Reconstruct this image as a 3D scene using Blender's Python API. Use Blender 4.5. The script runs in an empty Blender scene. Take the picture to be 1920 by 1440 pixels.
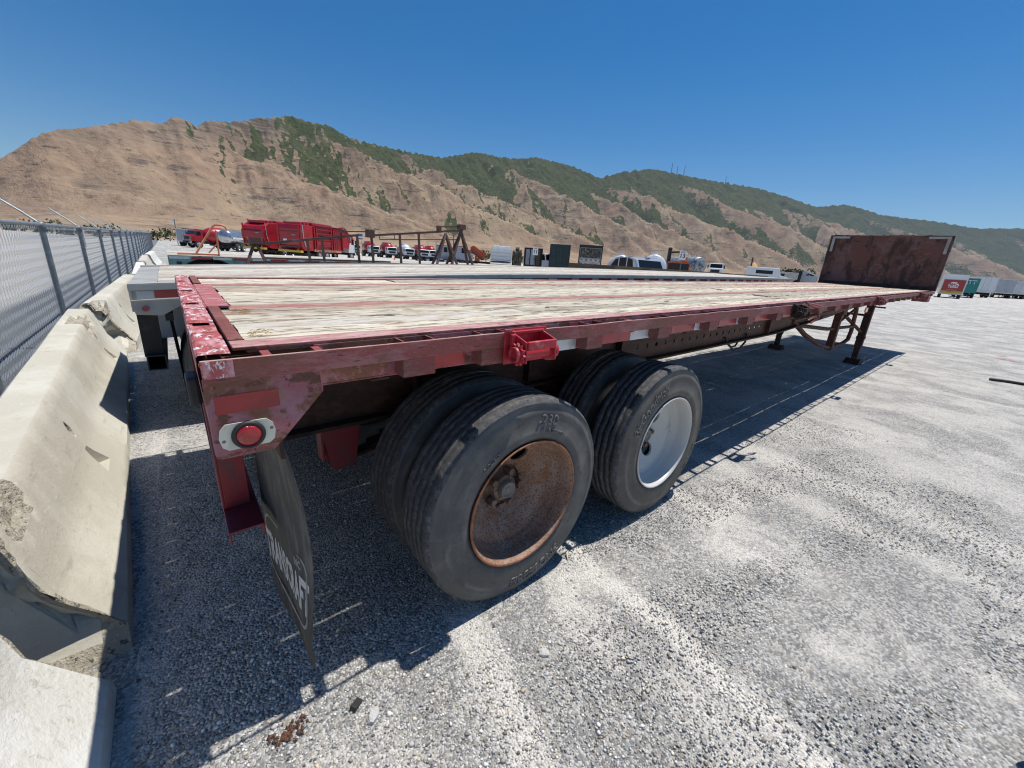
import bpy, bmesh, math, random
import numpy as np
from mathutils import Vector, Matrix, Euler
R = math.radians
rng = np.random.default_rng(7)
rnd = random.Random(5)
SC = bpy.context.scene
COL = SC.collection

# ------------------------------------------------------------------ camera, sky, sun, exposure
cd = bpy.data.cameras.new('camera'); cam = bpy.data.objects.new('camera', cd); COL.objects.link(cam)
YAW, PIT, ROL = .860, -.302, .074
fv = Vector((math.cos(PIT)*math.cos(YAW), math.cos(PIT)*math.sin(YAW), math.sin(PIT)))
r0 = Vector((math.sin(YAW), -math.cos(YAW), 0)); u0 = r0.cross(fv)
rv = math.cos(ROL)*r0 + math.sin(ROL)*u0; uv = -math.sin(ROL)*r0 + math.cos(ROL)*u0
mw = Matrix((rv, uv, -fv)).transposed().to_4x4(); mw.translation = (-.041, -1.117, 1.551)
cam.matrix_world = mw
cd.sensor_width = 36; cd.lens = 745.97/1920*36; cd.clip_start = .05; cd.clip_end = 60000
SC.camera = cam

SUN = Vector((.33, -.05, 1)).normalized()
sun_el = math.asin(SUN.z); sun_az = math.atan2(SUN.y, SUN.x)
w = bpy.data.worlds.new('World'); SC.world = w; w.use_nodes = True
wt = w.node_tree; sky = wt.nodes.new('ShaderNodeTexSky'); sky.sky_type = 'NISHITA'; sky.sun_disc = False
sky.sun_elevation = sun_el; sky.sun_rotation = math.pi/2 - sun_az
sky.altitude = 1400; sky.air_density = 1.1; sky.dust_density = .7; sky.ozone_density = 2.2
wt.nodes['Background'].inputs[1].default_value = .086
hsv = wt.nodes.new('ShaderNodeHueSaturation'); hsv.inputs['Saturation'].default_value = 1.52; hsv.inputs['Value'].default_value = 1.08
wt.links.new(sky.outputs[0], hsv.inputs['Color']); wt.links.new(hsv.outputs[0], wt.nodes['Background'].inputs[0])
sl = bpy.data.lights.new('sun', 'SUN'); sl.energy = 5.0; sl.angle = R(.53); sl.color = (1, .955, .88)
so = bpy.data.objects.new('sun', sl); COL.objects.link(so); so.rotation_euler = SUN.to_track_quat('Z', 'Y').to_euler(); so.location = SUN*50
vs = SC.view_settings; vs.view_transform = 'Standard'; vs.look = 'None'; vs.exposure = .10; vs.gamma = 1; vs.use_curve_mapping = False
SC.cycles.max_bounces = 6; SC.cycles.diffuse_bounces = 3; SC.cycles.glossy_bounces = 3
SC.cycles.sample_clamp_indirect = 3; SC.cycles.use_denoising = True; SC.cycles.denoiser = 'OPENIMAGEDENOISE'; SC.cycles.denoising_input_passes = 'RGB_ALBEDO_NORMAL'; SC.cycles.denoising_prefilter = 'ACCURATE'; SC.cycles.filter_width = 1.15

# ------------------------------------------------------------------ mesh helpers
class MB:
    def __init__(s): s.v = []; s.f = []; s.sm = []
    def add(s, v, f, smooth=False):
        o = len(s.v); s.v += [tuple(p) for p in v]; s.f += [tuple(i+o for i in q) for q in f]; s.sm += [smooth]*len(f); return s
    def box(s, c, d, m=None):
        x, y, z = d[0]/2, d[1]/2, d[2]/2
        v = [Vector(p) for p in ((-x,-y,-z),(x,-y,-z),(x,y,-z),(-x,y,-z),(-x,-y,z),(x,-y,z),(x,y,z),(-x,y,z))]
        if m is not None: v = [m @ p for p in v]
        c = Vector(c)
        return s.add([p+c for p in v], [(0,3,2,1),(4,5,6,7),(0,1,5,4),(1,2,6,5),(2,3,7,6),(3,0,4,7)])
    def bb(s, x0, x1, y0, y1, z0, z1): return s.box(((x0+x1)/2,(y0+y1)/2,(z0+z1)/2), (abs(x1-x0),abs(y1-y0),abs(z1-z0)))
    def prism(s, poly, ax, a, b):      # polygon in the two other axes, extruded along ax
        n = len(poly)
        def P(p, t):
            return (t, p[0], p[1]) if ax == 0 else (p[0], t, p[1]) if ax == 1 else (p[0], p[1], t)
        v = [P(p, a) for p in poly] + [P(p, b) for p in poly]
        return s.add(v, [tuple(range(n))[::-1], tuple(range(n, 2*n))] + [(i, (i+1) % n, n+(i+1) % n, n+i) for i in range(n)])
    def tube(s, pts, r, n=8, caps=True, smooth=True):
        pts = [Vector(p) for p in pts]; rs = r if isinstance(r, (list, tuple)) else [r]*len(pts)
        rings = []; prev = None
        for i, p in enumerate(pts):
            t = (pts[min(i+1, len(pts)-1)] - pts[max(i-1, 0)]).normalized()
            if prev is None: a = t.orthogonal().normalized()
            else: a = (prev - t*prev.dot(t)).normalized()
            prev = a; b = t.cross(a)
            rings.append([p + (a*math.cos(2*math.pi*k/n) + b*math.sin(2*math.pi*k/n))*rs[i] for k in range(n)])
        v = [q for g in rings for q in g]; f = []
        for i in range(len(pts)-1):
            for k in range(n): f.append((i*n+k, i*n+(k+1) % n, (i+1)*n+(k+1) % n, (i+1)*n+k))
        s.add(v, f, smooth)
        if caps:
            o = len(v); s.add(rings[0], [tuple(range(n))[::-1]]); s.add(rings[-1], [tuple(range(n))])
        return s
    def lathe(s, prof, c, ax=1, n=32, smooth=True, wob=None):   # prof: (radius, offset along ax)
        v = []; f = []; m = len(prof); c = Vector(c)
        for k in range(n):
            a = 2*math.pi*k/n; ca, sa = math.cos(a), math.sin(a)
            for j, (r, t) in enumerate(prof):
                if wob: t = t + wob(j, k)
                v.append(c + (Vector((r*ca, t, r*sa)) if ax == 1 else Vector((t, r*ca, r*sa)) if ax == 0 else Vector((r*ca, r*sa, t))))
        for k in range(n):
            for j in range(m-1):
                f.append((k*m+j, k*m+j+1, ((k+1) % n)*m+j+1, ((k+1) % n)*m+j))
        return s.add(v, f, smooth)
    def cyl(s, c, r, h, ax=2, n=16):
        return s.lathe([(1e-4, -h/2), (r, -h/2), (r, h/2), (1e-4, h/2)], c, ax, n, False)
    def grid(s, nx, ny, fn, smooth=True):
        v = [fn(i/nx, j/ny) for i in range(nx+1) for j in range(ny+1)]
        f = [(i*(ny+1)+j, (i+1)*(ny+1)+j, (i+1)*(ny+1)+j+1, i*(ny+1)+j+1) for i in range(nx) for j in range(ny)]
        return s.add(v, f, smooth)
    def mesh(s, name, mat=None):
        me = bpy.data.meshes.new(name); me.from_pydata([tuple(p) for p in s.v], [], s.f)
        me.polygons.foreach_set('use_smooth', s.sm); me.update()
        if mat: me.materials.append(mat)
        bm = bmesh.new(); bm.from_mesh(me); bmesh.ops.recalc_face_normals(bm, faces=bm.faces); bm.to_mesh(me); bm.free()
        return me
    def build(s, name, mat, parent=None, bevel=0, **kw):
        return link(name, s.mesh(name, mat), parent, bevel=bevel, **kw)

def link(name, me, parent=None, loc=None, rot=None, bevel=0, label=None, cat=None, group=None, kind=None):
    o = bpy.data.objects.new(name, me); COL.objects.link(o)
    if parent is not None: o.parent = parent
    if loc is not None: o.location = loc
    if rot is not None: o.rotation_euler = rot
    if bevel:
        m = o.modifiers.new('b', 'BEVEL'); m.width = bevel; m.segments = 2; m.limit_method = 'ANGLE'; m.angle_limit = R(40)
    return tag(o, label, cat, group, kind)
def tag(o, label=None, cat=None, group=None, kind=None):
    if label: o['label'] = label
    if cat: o['category'] = cat
    if group: o['group'] = group
    if kind: o['kind'] = kind
    return o
def thing(name, label, cat, loc=(0,0,0), yaw=0, group=None):
    o = bpy.data.objects.new(name, None); COL.objects.link(o); o.location = loc; o.rotation_euler = (0,0,yaw); o.empty_display_size = .2
    return tag(o, label, cat, group)
def copy_tree(o, parent=None):
    c = o.copy(); COL.objects.link(c)
    if parent is not None: c.parent = parent
    for ch in [k for k in KIDS() if k.parent is o]: copy_tree(ch, c)
    return c
def KIDS(): return list(COL.objects)

_txt = {}
def text_mesh(s, size, extrude=0., bold=0., res=3):
    cu = bpy.data.curves.new('t', 'FONT'); cu.body = s; cu.size = size; cu.extrude = extrude; cu.align_x = 'CENTER'; cu.align_y = 'CENTER'
    cu.resolution_u = res; cu.offset = bold
    o = bpy.data.objects.new('t', cu)
    me = bpy.data.meshes.new_from_object(o)
    bpy.data.objects.remove(o); bpy.data.curves.remove(cu)
    return me
def text_on(name, s, size, mat, origin, right, up, parent=None, extrude=0., bold=0., warp=None):
    me = text_mesh(s, size, extrude, bold); O, A, B = Vector(origin), Vector(right), Vector(up); Nn = A.cross(B)
    for v in me.vertices:
        p = v.co.copy()
        v.co = warp(p) if warp else O + A*p.x + B*p.y + Nn*p.z
    me.materials.clear(); me.materials.append(mat)
    return link(name, me, parent)

# ------------------------------------------------------------------ materials
def lin(c):
    if isinstance(c, str):
        c = [int(c[i:i+2], 16)/255 for i in (0, 2, 4)]
        c = [x/12.92 if x <= .04045 else ((x+.055)/1.055)**2.4 for x in c]
    return tuple(c)+(1,)
class NT:
    def __init__(s, name):
        s.m = bpy.data.materials.new(name); s.m.use_nodes = True; s.t = s.m.node_tree; s.b = s.t.nodes['Principled BSDF']
    def n(s, typ, **kw):
        x = s.t.nodes.new(typ)
        for k, v in kw.items():
            if k.startswith('i_'): x.inputs[k[2:].replace('_', ' ')].default_value = v
            else: setattr(x, k, v)
        return x
    def l(s, a, b): s.t.links.new(a, b)
    def coords(s, kind='Object', scale=(1,1,1)):
        tc = s.n('ShaderNodeTexCoord'); mp = s.n('ShaderNodeMapping'); mp.inputs['Scale'].default_value = scale
        s.l(tc.outputs[kind], mp.inputs[0]); return mp.outputs[0]
    def noise(s, vec, scale, detail=4, rough=.6, dist=0.):
        x = s.n('ShaderNodeTexNoise'); x.inputs['Scale'].default_value = scale; x.inputs['Detail'].default_value = detail
        x.inputs['Roughness'].default_value = rough; x.inputs['Distortion'].default_value = dist; s.l(vec, x.inputs['Vector']); return x.outputs['Fac']
    def ramp(s, fac, lo, hi):
        x = s.n('ShaderNodeMapRange'); x.interpolation_type = 'SMOOTHSTEP'
        x.inputs['From Min'].default_value = lo; x.inputs['From Max'].default_value = hi; s.l(fac, x.inputs['Value']); return x.outputs[0]
    def mix(s, a, b, fac, mode='MIX'):
        x = s.n('ShaderNodeMix', data_type='RGBA', blend_type=mode)
        for sock, v in ((x.inputs['Factor'], fac), (x.inputs[6], a), (x.inputs[7], b)):
            if isinstance(v, (tuple, float, int)): sock.default_value = v
            else: s.l(v, sock)
        return x.outputs[2]
    def math(s, op, a, b=0.):
        x = s.n('ShaderNodeMath', operation=op)
        for sock, v in ((x.inputs[0], a), (x.inputs[1], b)):
            if isinstance(v, (float, int)): sock.default_value = v
            else: s.l(v, sock)
        return x.outputs[0]
    def bump(s, h, strength=.3, dist=.01, normal=None):
        x = s.n('ShaderNodeBump'); x.inputs['Strength'].default_value = strength; x.inputs['Distance'].default_value = dist
        s.l(h, x.inputs['Height'])
        if normal is not None: s.l(normal, x.inputs['Normal'])
        s.l(x.outputs[0], s.b.inputs['Normal']); return x.outputs[0]
def M(name, base, layers=(), rough=.6, metal=0., bump=None, objrand=0., coat=0., emis=None, spec=None, coord='Object'):
    """base colour, then layers (colour, scale or (sx,sy,sz,s), lo, hi[, amount]) mixed over it by noise"""
    t = NT(name); col = lin(base)
    for L in layers:
        c, sc, lo, hi = L[:4]; amt = L[4] if len(L) > 4 else 1.
        vec = t.coords(coord, sc[:3] if isinstance(sc, tuple) else (1,1,1)); f = t.noise(vec, sc[3] if isinstance(sc, tuple) else sc, 6, .65, .3)
        f = t.ramp(f, lo, hi)
        if amt < 1: f = t.math('MULTIPLY', f, amt)
        col = t.mix(col, lin(c), f)
    if objrand:
        oi = t.n('ShaderNodeObjectInfo'); k = t.n('ShaderNodeMapRange'); k.inputs['To Min'].default_value = 1-objrand; k.inputs['To Max'].default_value = 1+objrand*.6
        t.l(oi.outputs['Random'], k.inputs['Value']); cmb = t.n('ShaderNodeCombineColor'); [t.l(k.outputs[0], cmb.inputs[i]) for i in range(3)]
        col = t.mix(col, cmb.outputs[0], 1., 'MULTIPLY')
    if isinstance(col, tuple): t.b.inputs['Base Color'].default_value = col
    else: t.l(col, t.b.inputs['Base Color'])
    t.b.inputs['Roughness'].default_value = rough; t.b.inputs['Metallic'].default_value = metal
    if coat: t.b.inputs['Coat Weight'].default_value = coat
    if spec is not None: t.b.inputs['Specular IOR Level'].default_value = spec
    if emis: t.b.inputs['Emission Color'].default_value = lin(emis[0]); t.b.inputs['Emission Strength'].default_value = emis[1]
    if bump:
        vec = t.coords(coord, bump[2] if len(bump) > 2 else (1,1,1)); t.bump(t.noise(vec, bump[0], 5, .7), bump[1], bump[3] if len(bump) > 3 else .01)
    return t.m

RUST = (.115,.042,.02); RUSTD = (.05,.022,.014)
m_redframe = M('faded_red_steel', (.34,.10,.11), [((.37,.18,.21), (1,1,1,5), .40, .60, .9), ((.20,.075,.045), (1,1,1,7), .49, .58), (RUST, (1,1,1.6,11), .53, .60, .9), ((.30,.16,.10), 24, .57, .64, .8), (RUSTD, 60, .62, .67, .9), ((.40,.26,.25), (6,6,1.5,9), .66, .74, .6)], .62, bump=(60,.35))
m_rail = M('worn_red_rail', (.27,.06,.055), [((.32,.13,.13), (1,3,3,5), .47, .62, .9), ((.18,.068,.045), (1,4,4,4), .47, .60, .8), (RUSTD, (1,6,6,24), .58, .68, .8), ((.34,.22,.24), (3,12,12,14), .60, .68, .6)], .58, bump=(70,.35))
m_railtop = M('sunlit_rail_edge', (.34,.17,.14), [((.48,.33,.29), (1,6,6,7), .48, .6), (RUST, (2,9,9,22), .58, .68, .8)], .55)  # paler faded red: the sunlit highlight of the rail top put into its colour
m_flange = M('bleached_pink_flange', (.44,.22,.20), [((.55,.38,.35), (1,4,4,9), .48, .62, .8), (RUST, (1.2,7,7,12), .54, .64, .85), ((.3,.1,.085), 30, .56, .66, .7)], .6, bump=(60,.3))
m_sill = M('chipped_red_and_white_paint', (.40,.085,.085), [((.58,.33,.34), (3,1,1,8), .45, .6, .8), ((.72,.65,.66), (2,.8,1,26), .55, .60), ((.26,.06,.045), (1.4,.8,1,24), .54, .60), (RUST, 40, .58, .64, .9)], .7, bump=(40,.5))
m_plate = M('pink_faded_plate', (.42,.13,.125), [((.60,.42,.42), (1,3,1,10), .53, .62), ((.3,.09,.07), (1,5,1,12), .52, .62, .7), (RUST, 26, .60, .68, .9)], .55, bump=(50,.4))
m_bar = M('oxide_red_flat_bar', (.20,.055,.042), [((.26,.10,.08), 9, .45, .6, .8), (RUST, 30, .55, .66)], .6, bump=(60,.25))
m_strip = M('oxide_red_nailing_strip', (.36,.15,.125), [((.50,.32,.25), (1,6,1,6), .5, .62, .8), (RUST, (1,3,1,14), .56, .66, .8)], .65, bump=(60,.3))
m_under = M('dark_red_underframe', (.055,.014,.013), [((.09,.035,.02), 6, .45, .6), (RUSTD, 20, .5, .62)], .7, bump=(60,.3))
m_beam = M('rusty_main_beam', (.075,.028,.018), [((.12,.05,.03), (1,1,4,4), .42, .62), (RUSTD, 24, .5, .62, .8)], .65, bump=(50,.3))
m_red = M('bright_red_paint', (.42,.018,.03), [((.52,.16,.17), 14, .52, .66, .8), ((.25,.02,.02), 30, .58, .68, .8)], .45, bump=(60,.2))
m_deepred = M('deep_red_paint', (.24,.014,.022), [((.10,.03,.04), 7, .5, .64, .8), (RUST, 40, .63, .7, .8)], .5, bump=(60,.2))
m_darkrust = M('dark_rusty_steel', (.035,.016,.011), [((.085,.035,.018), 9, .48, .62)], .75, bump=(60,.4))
m_carrier = M('brown_rusted_carrier', (.085,.032,.018), [((.14,.055,.028), 8, .46, .62), (RUSTD, 30, .55, .66)], .75, bump=(60,.4))
m_retrored = M('red_reflective_tape', (.36,.012,.016), [((.24,.008,.012), (1,1,1,11), .45, .6, .7), ((.4,.05,.05), 60, .62, .7, .5)], .28, coat=.5)
m_retrored2 = M('faded_red_reflective_tape', (.34,.035,.04), [((.40,.10,.10), (1,1,1,20), .55, .68, .7)], .4, coat=.2)
m_headtape = M('dulled_white_tape', (.36,.36,.34), [((.25,.2,.18), 5, .52, .68, .7)], .5)
m_retrowhite = M('white_reflective_tape', (.55,.58,.60), [((.4,.42,.42), 12, .5, .65, .6), ((.25,.12,.08), 70, .66, .72, .8)], .35, coat=.3)
m_whiteplastic = M('cream_plastic', (.62,.60,.50), [((.5,.47,.38), 30, .55, .7, .6)], .4)
m_lens = M('red_lamp_lens', (.36,.003,.006), [((.35,.0,.004), 120, .4, .6)], .15, coat=1., bump=(300,.3))
m_amber = M('amber_lamp_lens', (.85,.16,.01), [], .2, coat=.8)
m_blackrub = M('black_rubber_grommet', (.018,.019,.02), [], .55)
def rubber(name, base, worn):
    return M(name, base, [(worn, 6, .42, .62, .8), ((.10,.095,.082), (1,1,1,17), .54, .70, .5), ((.014,.015,.017), 45, .58, .7, .5)], .62, bump=(160,.25,(1,1,1),.004))
m_tyre = rubber('worn_tyre_rubber', (.080,.080,.079), (.135,.133,.125))
m_tyre2 = rubber('brown_dusty_tyre_rubber', (.085,.08,.071), (.14,.13,.11))
m_tread = M('scuffed_tread_rubber', (.068,.068,.070), [((.15,.148,.142), (1,1,1,30), .45, .65, .8), ((.02,.02,.023), 90, .55, .66)], .8, bump=(220,.5,(1,1,1),.004))
m_rustrim = M('rusted_wheel_steel', (.27,.145,.085), [((.36,.27,.22), (1,1,1,5), .42, .62, .7), ((.30,.11,.035), (1,1,1,7), .54, .70, .8), ((.14,.06,.035), (1,1,1,95), .50, .58, .8), (RUSTD, (1,1,1,60), .60, .67, .8), ((.40,.32,.28), 130, .58, .66, .6)], .62, bump=(120,.35))
m_rimedge = M('orange_rust_rim_edge', (.30,.115,.05), [((.16,.06,.03), 30, .5, .62)], .5)
m_whiterim = M('white_painted_wheel', (.56,.55,.52), [((.42,.38,.30), (1,1,1,7), .58, .72, .8), ((.2,.12,.06), 22, .66, .72, .9), ((.35,.34,.33), 60, .60, .68, .5)], .35, bump=(80,.1))
m_hub = M('rusty_hub_steel', (.15,.085,.055), [((.27,.19,.14), 14, .48, .62, .9), ((.2,.19,.17), 30, .6, .7, .6)], .6, bump=(80,.3))
m_hubcap = M('greasy_hub_cap', (.24,.21,.18), [((.2,.17,.14), 18, .5, .66)], .5)
m_dark = M('black_void', (.004,.004,.004), [], .9)
m_flap = M('dusty_black_mud_flap', (.055,.053,.048), [((.14,.133,.118), (6,6,1.2,5), .44, .66, .8), ((.16,.15,.12), (9,9,2,9), .58, .74, .7)], .7, bump=(90,.3))
m_flaplogo = M('white_flap_print', (.55,.55,.53), [((.12,.12,.12), 34, .56, .66, .9)], .6)
m_conc = M('weathered_concrete', (.50,.47,.39), [((.60,.58,.50), (1,1,1,2.2), .42, .64, .8), ((.36,.33,.27), (1.5,.8,4,5), .56, .72, .6), ((.62,.6,.54), 45, .62, .68, .8), ((.18,.17,.15), 70, .68, .72, .8), ((.30,.28,.24), (4,9,.6,6), .64, .72, .5)], .85, bump=(45,.35))
m_conc2 = M('pale_rough_concrete', (.62,.61,.56), [((.46,.44,.38), (3,2,1,14), .54, .66, .8), ((.72,.71,.68), (1,1,1,4), .45, .6, .8), ((.3,.29,.26), 60, .64, .70, .8)], .9, bump=(50,.6))
m_broken = M('broken_concrete_aggregate', (.52,.47,.37), [((.14,.135,.13), (1,1,1,48), .57, .62), ((.66,.60,.50), (1,1,1,40), .52, .6), ((.34,.28,.22), 26, .56, .66, .6)], .95, bump=(50,1.0,(1,1,1),.03))
m_galv = M('galvanised_steel', (.27,.31,.33), [((.38,.42,.44), 9, .45, .65, .8)], .45, .5)
m_galvd = M('grey_galvanised_post', (.17,.19,.21), [((.24,.27,.29), 11, .45, .65, .8)], .5, .35)
m_wire = M('chain_link_wire', (.46,.49,.52), [], .5, .3)
m_rock = M('pale_rock', (.52,.51,.49), [((.34,.34,.35), 20, .45, .62)], .9, bump=(60,.6))
m_darkrock = M('dark_rock', (.06,.062,.066), [((.12,.12,.12), 30, .5, .65)], .9, bump=(60,.6))

def wood(name, base, pale, rot, crack):
    t = NT(name); v = t.coords('Object', (2.0, 30, 1)); oi = t.n('ShaderNodeObjectInfo')
    off = t.n('ShaderNodeVectorMath', operation='ADD'); cm = t.n('ShaderNodeCombineXYZ'); sm = t.math('MULTIPLY', oi.outputs['Random'], 40.); t.l(sm, cm.inputs[0]); t.l(sm, cm.inputs[1])
    t.l(v, off.inputs[0]); t.l(cm.outputs[0], off.inputs[1]); v = off.outputs[0]
    v2 = t.coords('Object', (2.6, 9, 1))
    grain = t.noise(v, 3.2, 9, .72, .5); fine = t.noise(v, 11, 6, .7, .2); big = t.noise(v2, 2.2, 6, .65, .4)
    c = t.mix(lin(base), lin(pale), t.ramp(grain, .40, .56))
    c = t.mix(c, lin(rot), t.math('MULTIPLY', t.ramp(big, .50, .66), t.ramp(fine, .34, .56)))
    c = t.mix(c, lin((.50,.42,.26)), t.math('MULTIPLY', t.ramp(t.noise(v2, 4.5, 5, .6), .55, .7), .55))
    ck = t.ramp(t.noise(v, 5.0, 10, .78, .9), .585, .66)
    c = t.mix(c, lin(crack), t.math('MULTIPLY', ck, .85))
    v3 = t.n('ShaderNodeMapping'); v3.inputs['Scale'].default_value = (2.6, 1.9, 1); t.l(v, v3.inputs[0]); ck2 = t.ramp(t.noise(v3.outputs[0], 1.0, 5, .62, .6), .565, .60)
    c = t.mix(c, lin(crack), t.math('MULTIPLY', ck2, .9))
    k = t.n('ShaderNodeMapRange'); k.inputs['To Min'].default_value = .70; k.inputs['To Max'].default_value = 1.15; t.l(oi.outputs['Random'], k.inputs['Value'])
    cc = t.n('ShaderNodeCombineColor'); [t.l(k.outputs[0], cc.inputs[i]) for i in range(3)]
    t.l(t.mix(c, cc.outputs[0], 1., 'MULTIPLY'), t.b.inputs['Base Color']); t.b.inputs['Roughness'].default_value = .85; t.b.inputs['Specular IOR Level'].default_value = .25
    h = t.math('SUBTRACT', t.math('MULTIPLY', fine, .6), t.math('MULTIPLY', ck, 1.2)); t.bump(h, .6, .012)
    return t.m
m_wood = wood('weathered_deck_timber', (.52,.455,.345), (.70,.65,.53), (.26,.155,.10), (.085,.065,.048))
m_woodred = wood('rust_stained_deck_timber', (.46,.355,.27), (.62,.53,.42), (.21,.105,.07), (.085,.055,.04))
m_woodgrey = wood('pale_grey_deck_timber', (.50,.455,.385), (.60,.565,.50), (.40,.31,.24), (.28,.22,.18))

# ------------------------------------------------------------------ ground
def ground_z(x, y):
    d = np.hypot(x, y); az = np.degrees(np.arctan2(y, x)); return .012*np.maximum(0, d-22)*np.clip((60-az)/25, 0, 1)*np.where(np.abs(az) < 120, 1, 0)*np.clip((az+60)/30, 0, 1)*np.clip((900-d)/600, 0, 1)
def make_ground():
    rr = np.concatenate([[.0], np.geomspace(.15, 16000, 190)]); na = 288
    a = np.linspace(0, 2*np.pi, na, endpoint=False); V = []; 
    A, Rr = np.meshgrid(a, rr, indexing='ij'); X = Rr*np.cos(A); Y = Rr*np.sin(A)
    near = np.clip(1-Rr/60, 0, 1)
    Z = ground_z(X, Y) + near*(.008*np.sin(X*2.3+1.1*np.sin(Y*1.7))*np.sin(Y*1.9+.7) + .006*np.sin((Y+X*.25)*9.)*np.sin(X*.6))*np.clip(Rr/2., 0, 1)
    co = np.stack([X, Y, Z], -1).reshape(-1, 3); m = len(rr)
    i = np.arange(na)[:, None]; j = np.arange(m-1)[None]; i2 = (i+1) % na
    q = np.stack([i*m+j, i*m+j+1, i2*m+j+1, i2*m+j], -1).reshape(-1, 4)
    me = np_mesh('ground', co, q); me.polygons.foreach_set('use_smooth', [True]*len(q))
    return me
def np_mesh(name, co, quads):
    me = bpy.data.meshes.new(name); k = quads.shape[1]; nq = len(quads)
    me.vertices.add(len(co)); me.vertices.foreach_set('co', np.ascontiguousarray(co, np.float32).ravel())
    me.loops.add(nq*k); me.loops.foreach_set('vertex_index', np.ascontiguousarray(quads, np.int32).ravel())
    me.polygons.add(nq); me.polygons.foreach_set('loop_start', np.arange(0, nq*k, k, dtype=np.int32)); me.update(calc_edges=True); me.validate()
    return me
def ground_material():
    t = NT('dusty_grey_gravel'); v = t.coords('Object')
    vo = t.n('ShaderNodeTexVoronoi'); vo.inputs['Scale'].default_value = 105; t.l(v, vo.inputs['Vector'])
    hs = t.n('ShaderNodeSeparateColor'); t.l(vo.outputs['Color'], hs.inputs[0])
    c = t.mix(lin((.205,.203,.200)), lin((.56,.55,.525)), t.ramp(hs.outputs[0], .1, .95))
    c = t.mix(c, lin((.34,.30,.24)), t.math('MULTIPLY', t.ramp(hs.outputs[1], .86, .9), .7))
    mid = t.noise(v, 3.1, 6, .7)
    c = t.mix(c, lin((.235,.233,.230)), t.math('MULTIPLY', t.ramp(mid, .5, .66), .40))
    vs_ = t.coords('Object', (.55, 1.3, 1))
    rot = t.n('ShaderNodeMapping'); rot.inputs['Rotation'].default_value = (0,0,R(6)); t.l(v, rot.inputs[0])
    rs = t.n('ShaderNodeMapping'); rs.inputs['Scale'].default_value = (1.25, .20, 1); t.l(rot.outputs[0], rs.inputs[0])
    streak = t.noise(rs.outputs[0], 1.7, 7, .68, .5); patch = t.noise(v, 1.15, 9, .74, .3)
    dust = t.math('MAXIMUM', t.ramp(streak, .52, .68), t.ramp(patch, .50, .66))
    grit = t.ramp(t.noise(v, 60, 4, .85), .40, .56)
    sx0 = t.n('ShaderNodeSeparateXYZ'); wob = t.n('ShaderNodeVectorMath', operation='ADD'); wn = t.n('ShaderNodeTexNoise'); wn.inputs['Scale'].default_value = 2.2; wn.inputs['Detail'].default_value = 5; t.l(v, wn.inputs['Vector'])
    sc_ = t.n('ShaderNodeVectorMath', operation='SCALE'); t.l(wn.outputs['Color'], sc_.inputs[0]); sc_.inputs['Scale'].default_value = .22; t.l(v, wob.inputs[0]); t.l(sc_.outputs[0], wob.inputs[1]); t.l(wob.outputs[0], sx0.inputs[0])
    def track(x0, wdt, amt):
        d = t.math('ABSOLUTE', t.math('SUBTRACT', t.math('ADD', sx0.outputs[0], t.math('MULTIPLY', sx0.outputs[1], -.08)), x0+.11)); return t.math('MULTIPLY', t.ramp(d, wdt, wdt*.25), amt)
    for a_ in ((1.50,.10,1.25),(3.35,.22,.7),(3.95,.30,.8),(5.2,.35,.6)): dust = t.math('MAXIMUM', dust, track(*a_))
    sep0 = t.n('ShaderNodeSeparateXYZ'); t.l(v, sep0.inputs[0]); dust = t.math('MAXIMUM', dust, t.math('MULTIPLY', t.ramp(sep0.outputs[0], 2.6, 5.5), t.math('MULTIPLY', t.ramp(patch, .40, .60), .8)))
    dust = t.math('MULTIPLY', dust, t.math('ADD', t.math('MULTIPLY', grit, .60), .36))
    c = t.mix(c, lin((.72,.685,.63)), dust)
    # pale yard beyond the fence with a darker strip along it, tan dry grass far off
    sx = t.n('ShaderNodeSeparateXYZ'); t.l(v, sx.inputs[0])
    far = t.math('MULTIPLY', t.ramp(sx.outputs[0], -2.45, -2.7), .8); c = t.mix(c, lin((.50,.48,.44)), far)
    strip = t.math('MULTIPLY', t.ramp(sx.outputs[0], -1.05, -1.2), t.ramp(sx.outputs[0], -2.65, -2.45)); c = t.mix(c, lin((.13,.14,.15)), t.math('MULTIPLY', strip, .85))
    ln = t.n('ShaderNodeVectorMath', operation='LENGTH'); t.l(v, ln.inputs[0])
    gr = t.mix(lin((.36,.25,.165)), lin((.28,.215,.13)), t.ramp(t.noise(v, .02, 6, .7), .4, .6))
    c = t.mix(c, gr, t.ramp(ln.outputs['Value'], 120, 190))
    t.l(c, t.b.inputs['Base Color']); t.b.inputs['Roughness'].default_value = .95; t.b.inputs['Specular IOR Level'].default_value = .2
    h = t.math('ADD', t.math('MULTIPLY', vo.outputs['Distance'], -1.4), t.math('MULTIPLY', t.noise(v, 130, 3, .7), .5))
    t.bump(h, .75, .012)
    return t.m
gm = make_ground(); gm.materials.append(ground_material()); ground = link('ground', gm, kind='structure')

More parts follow.
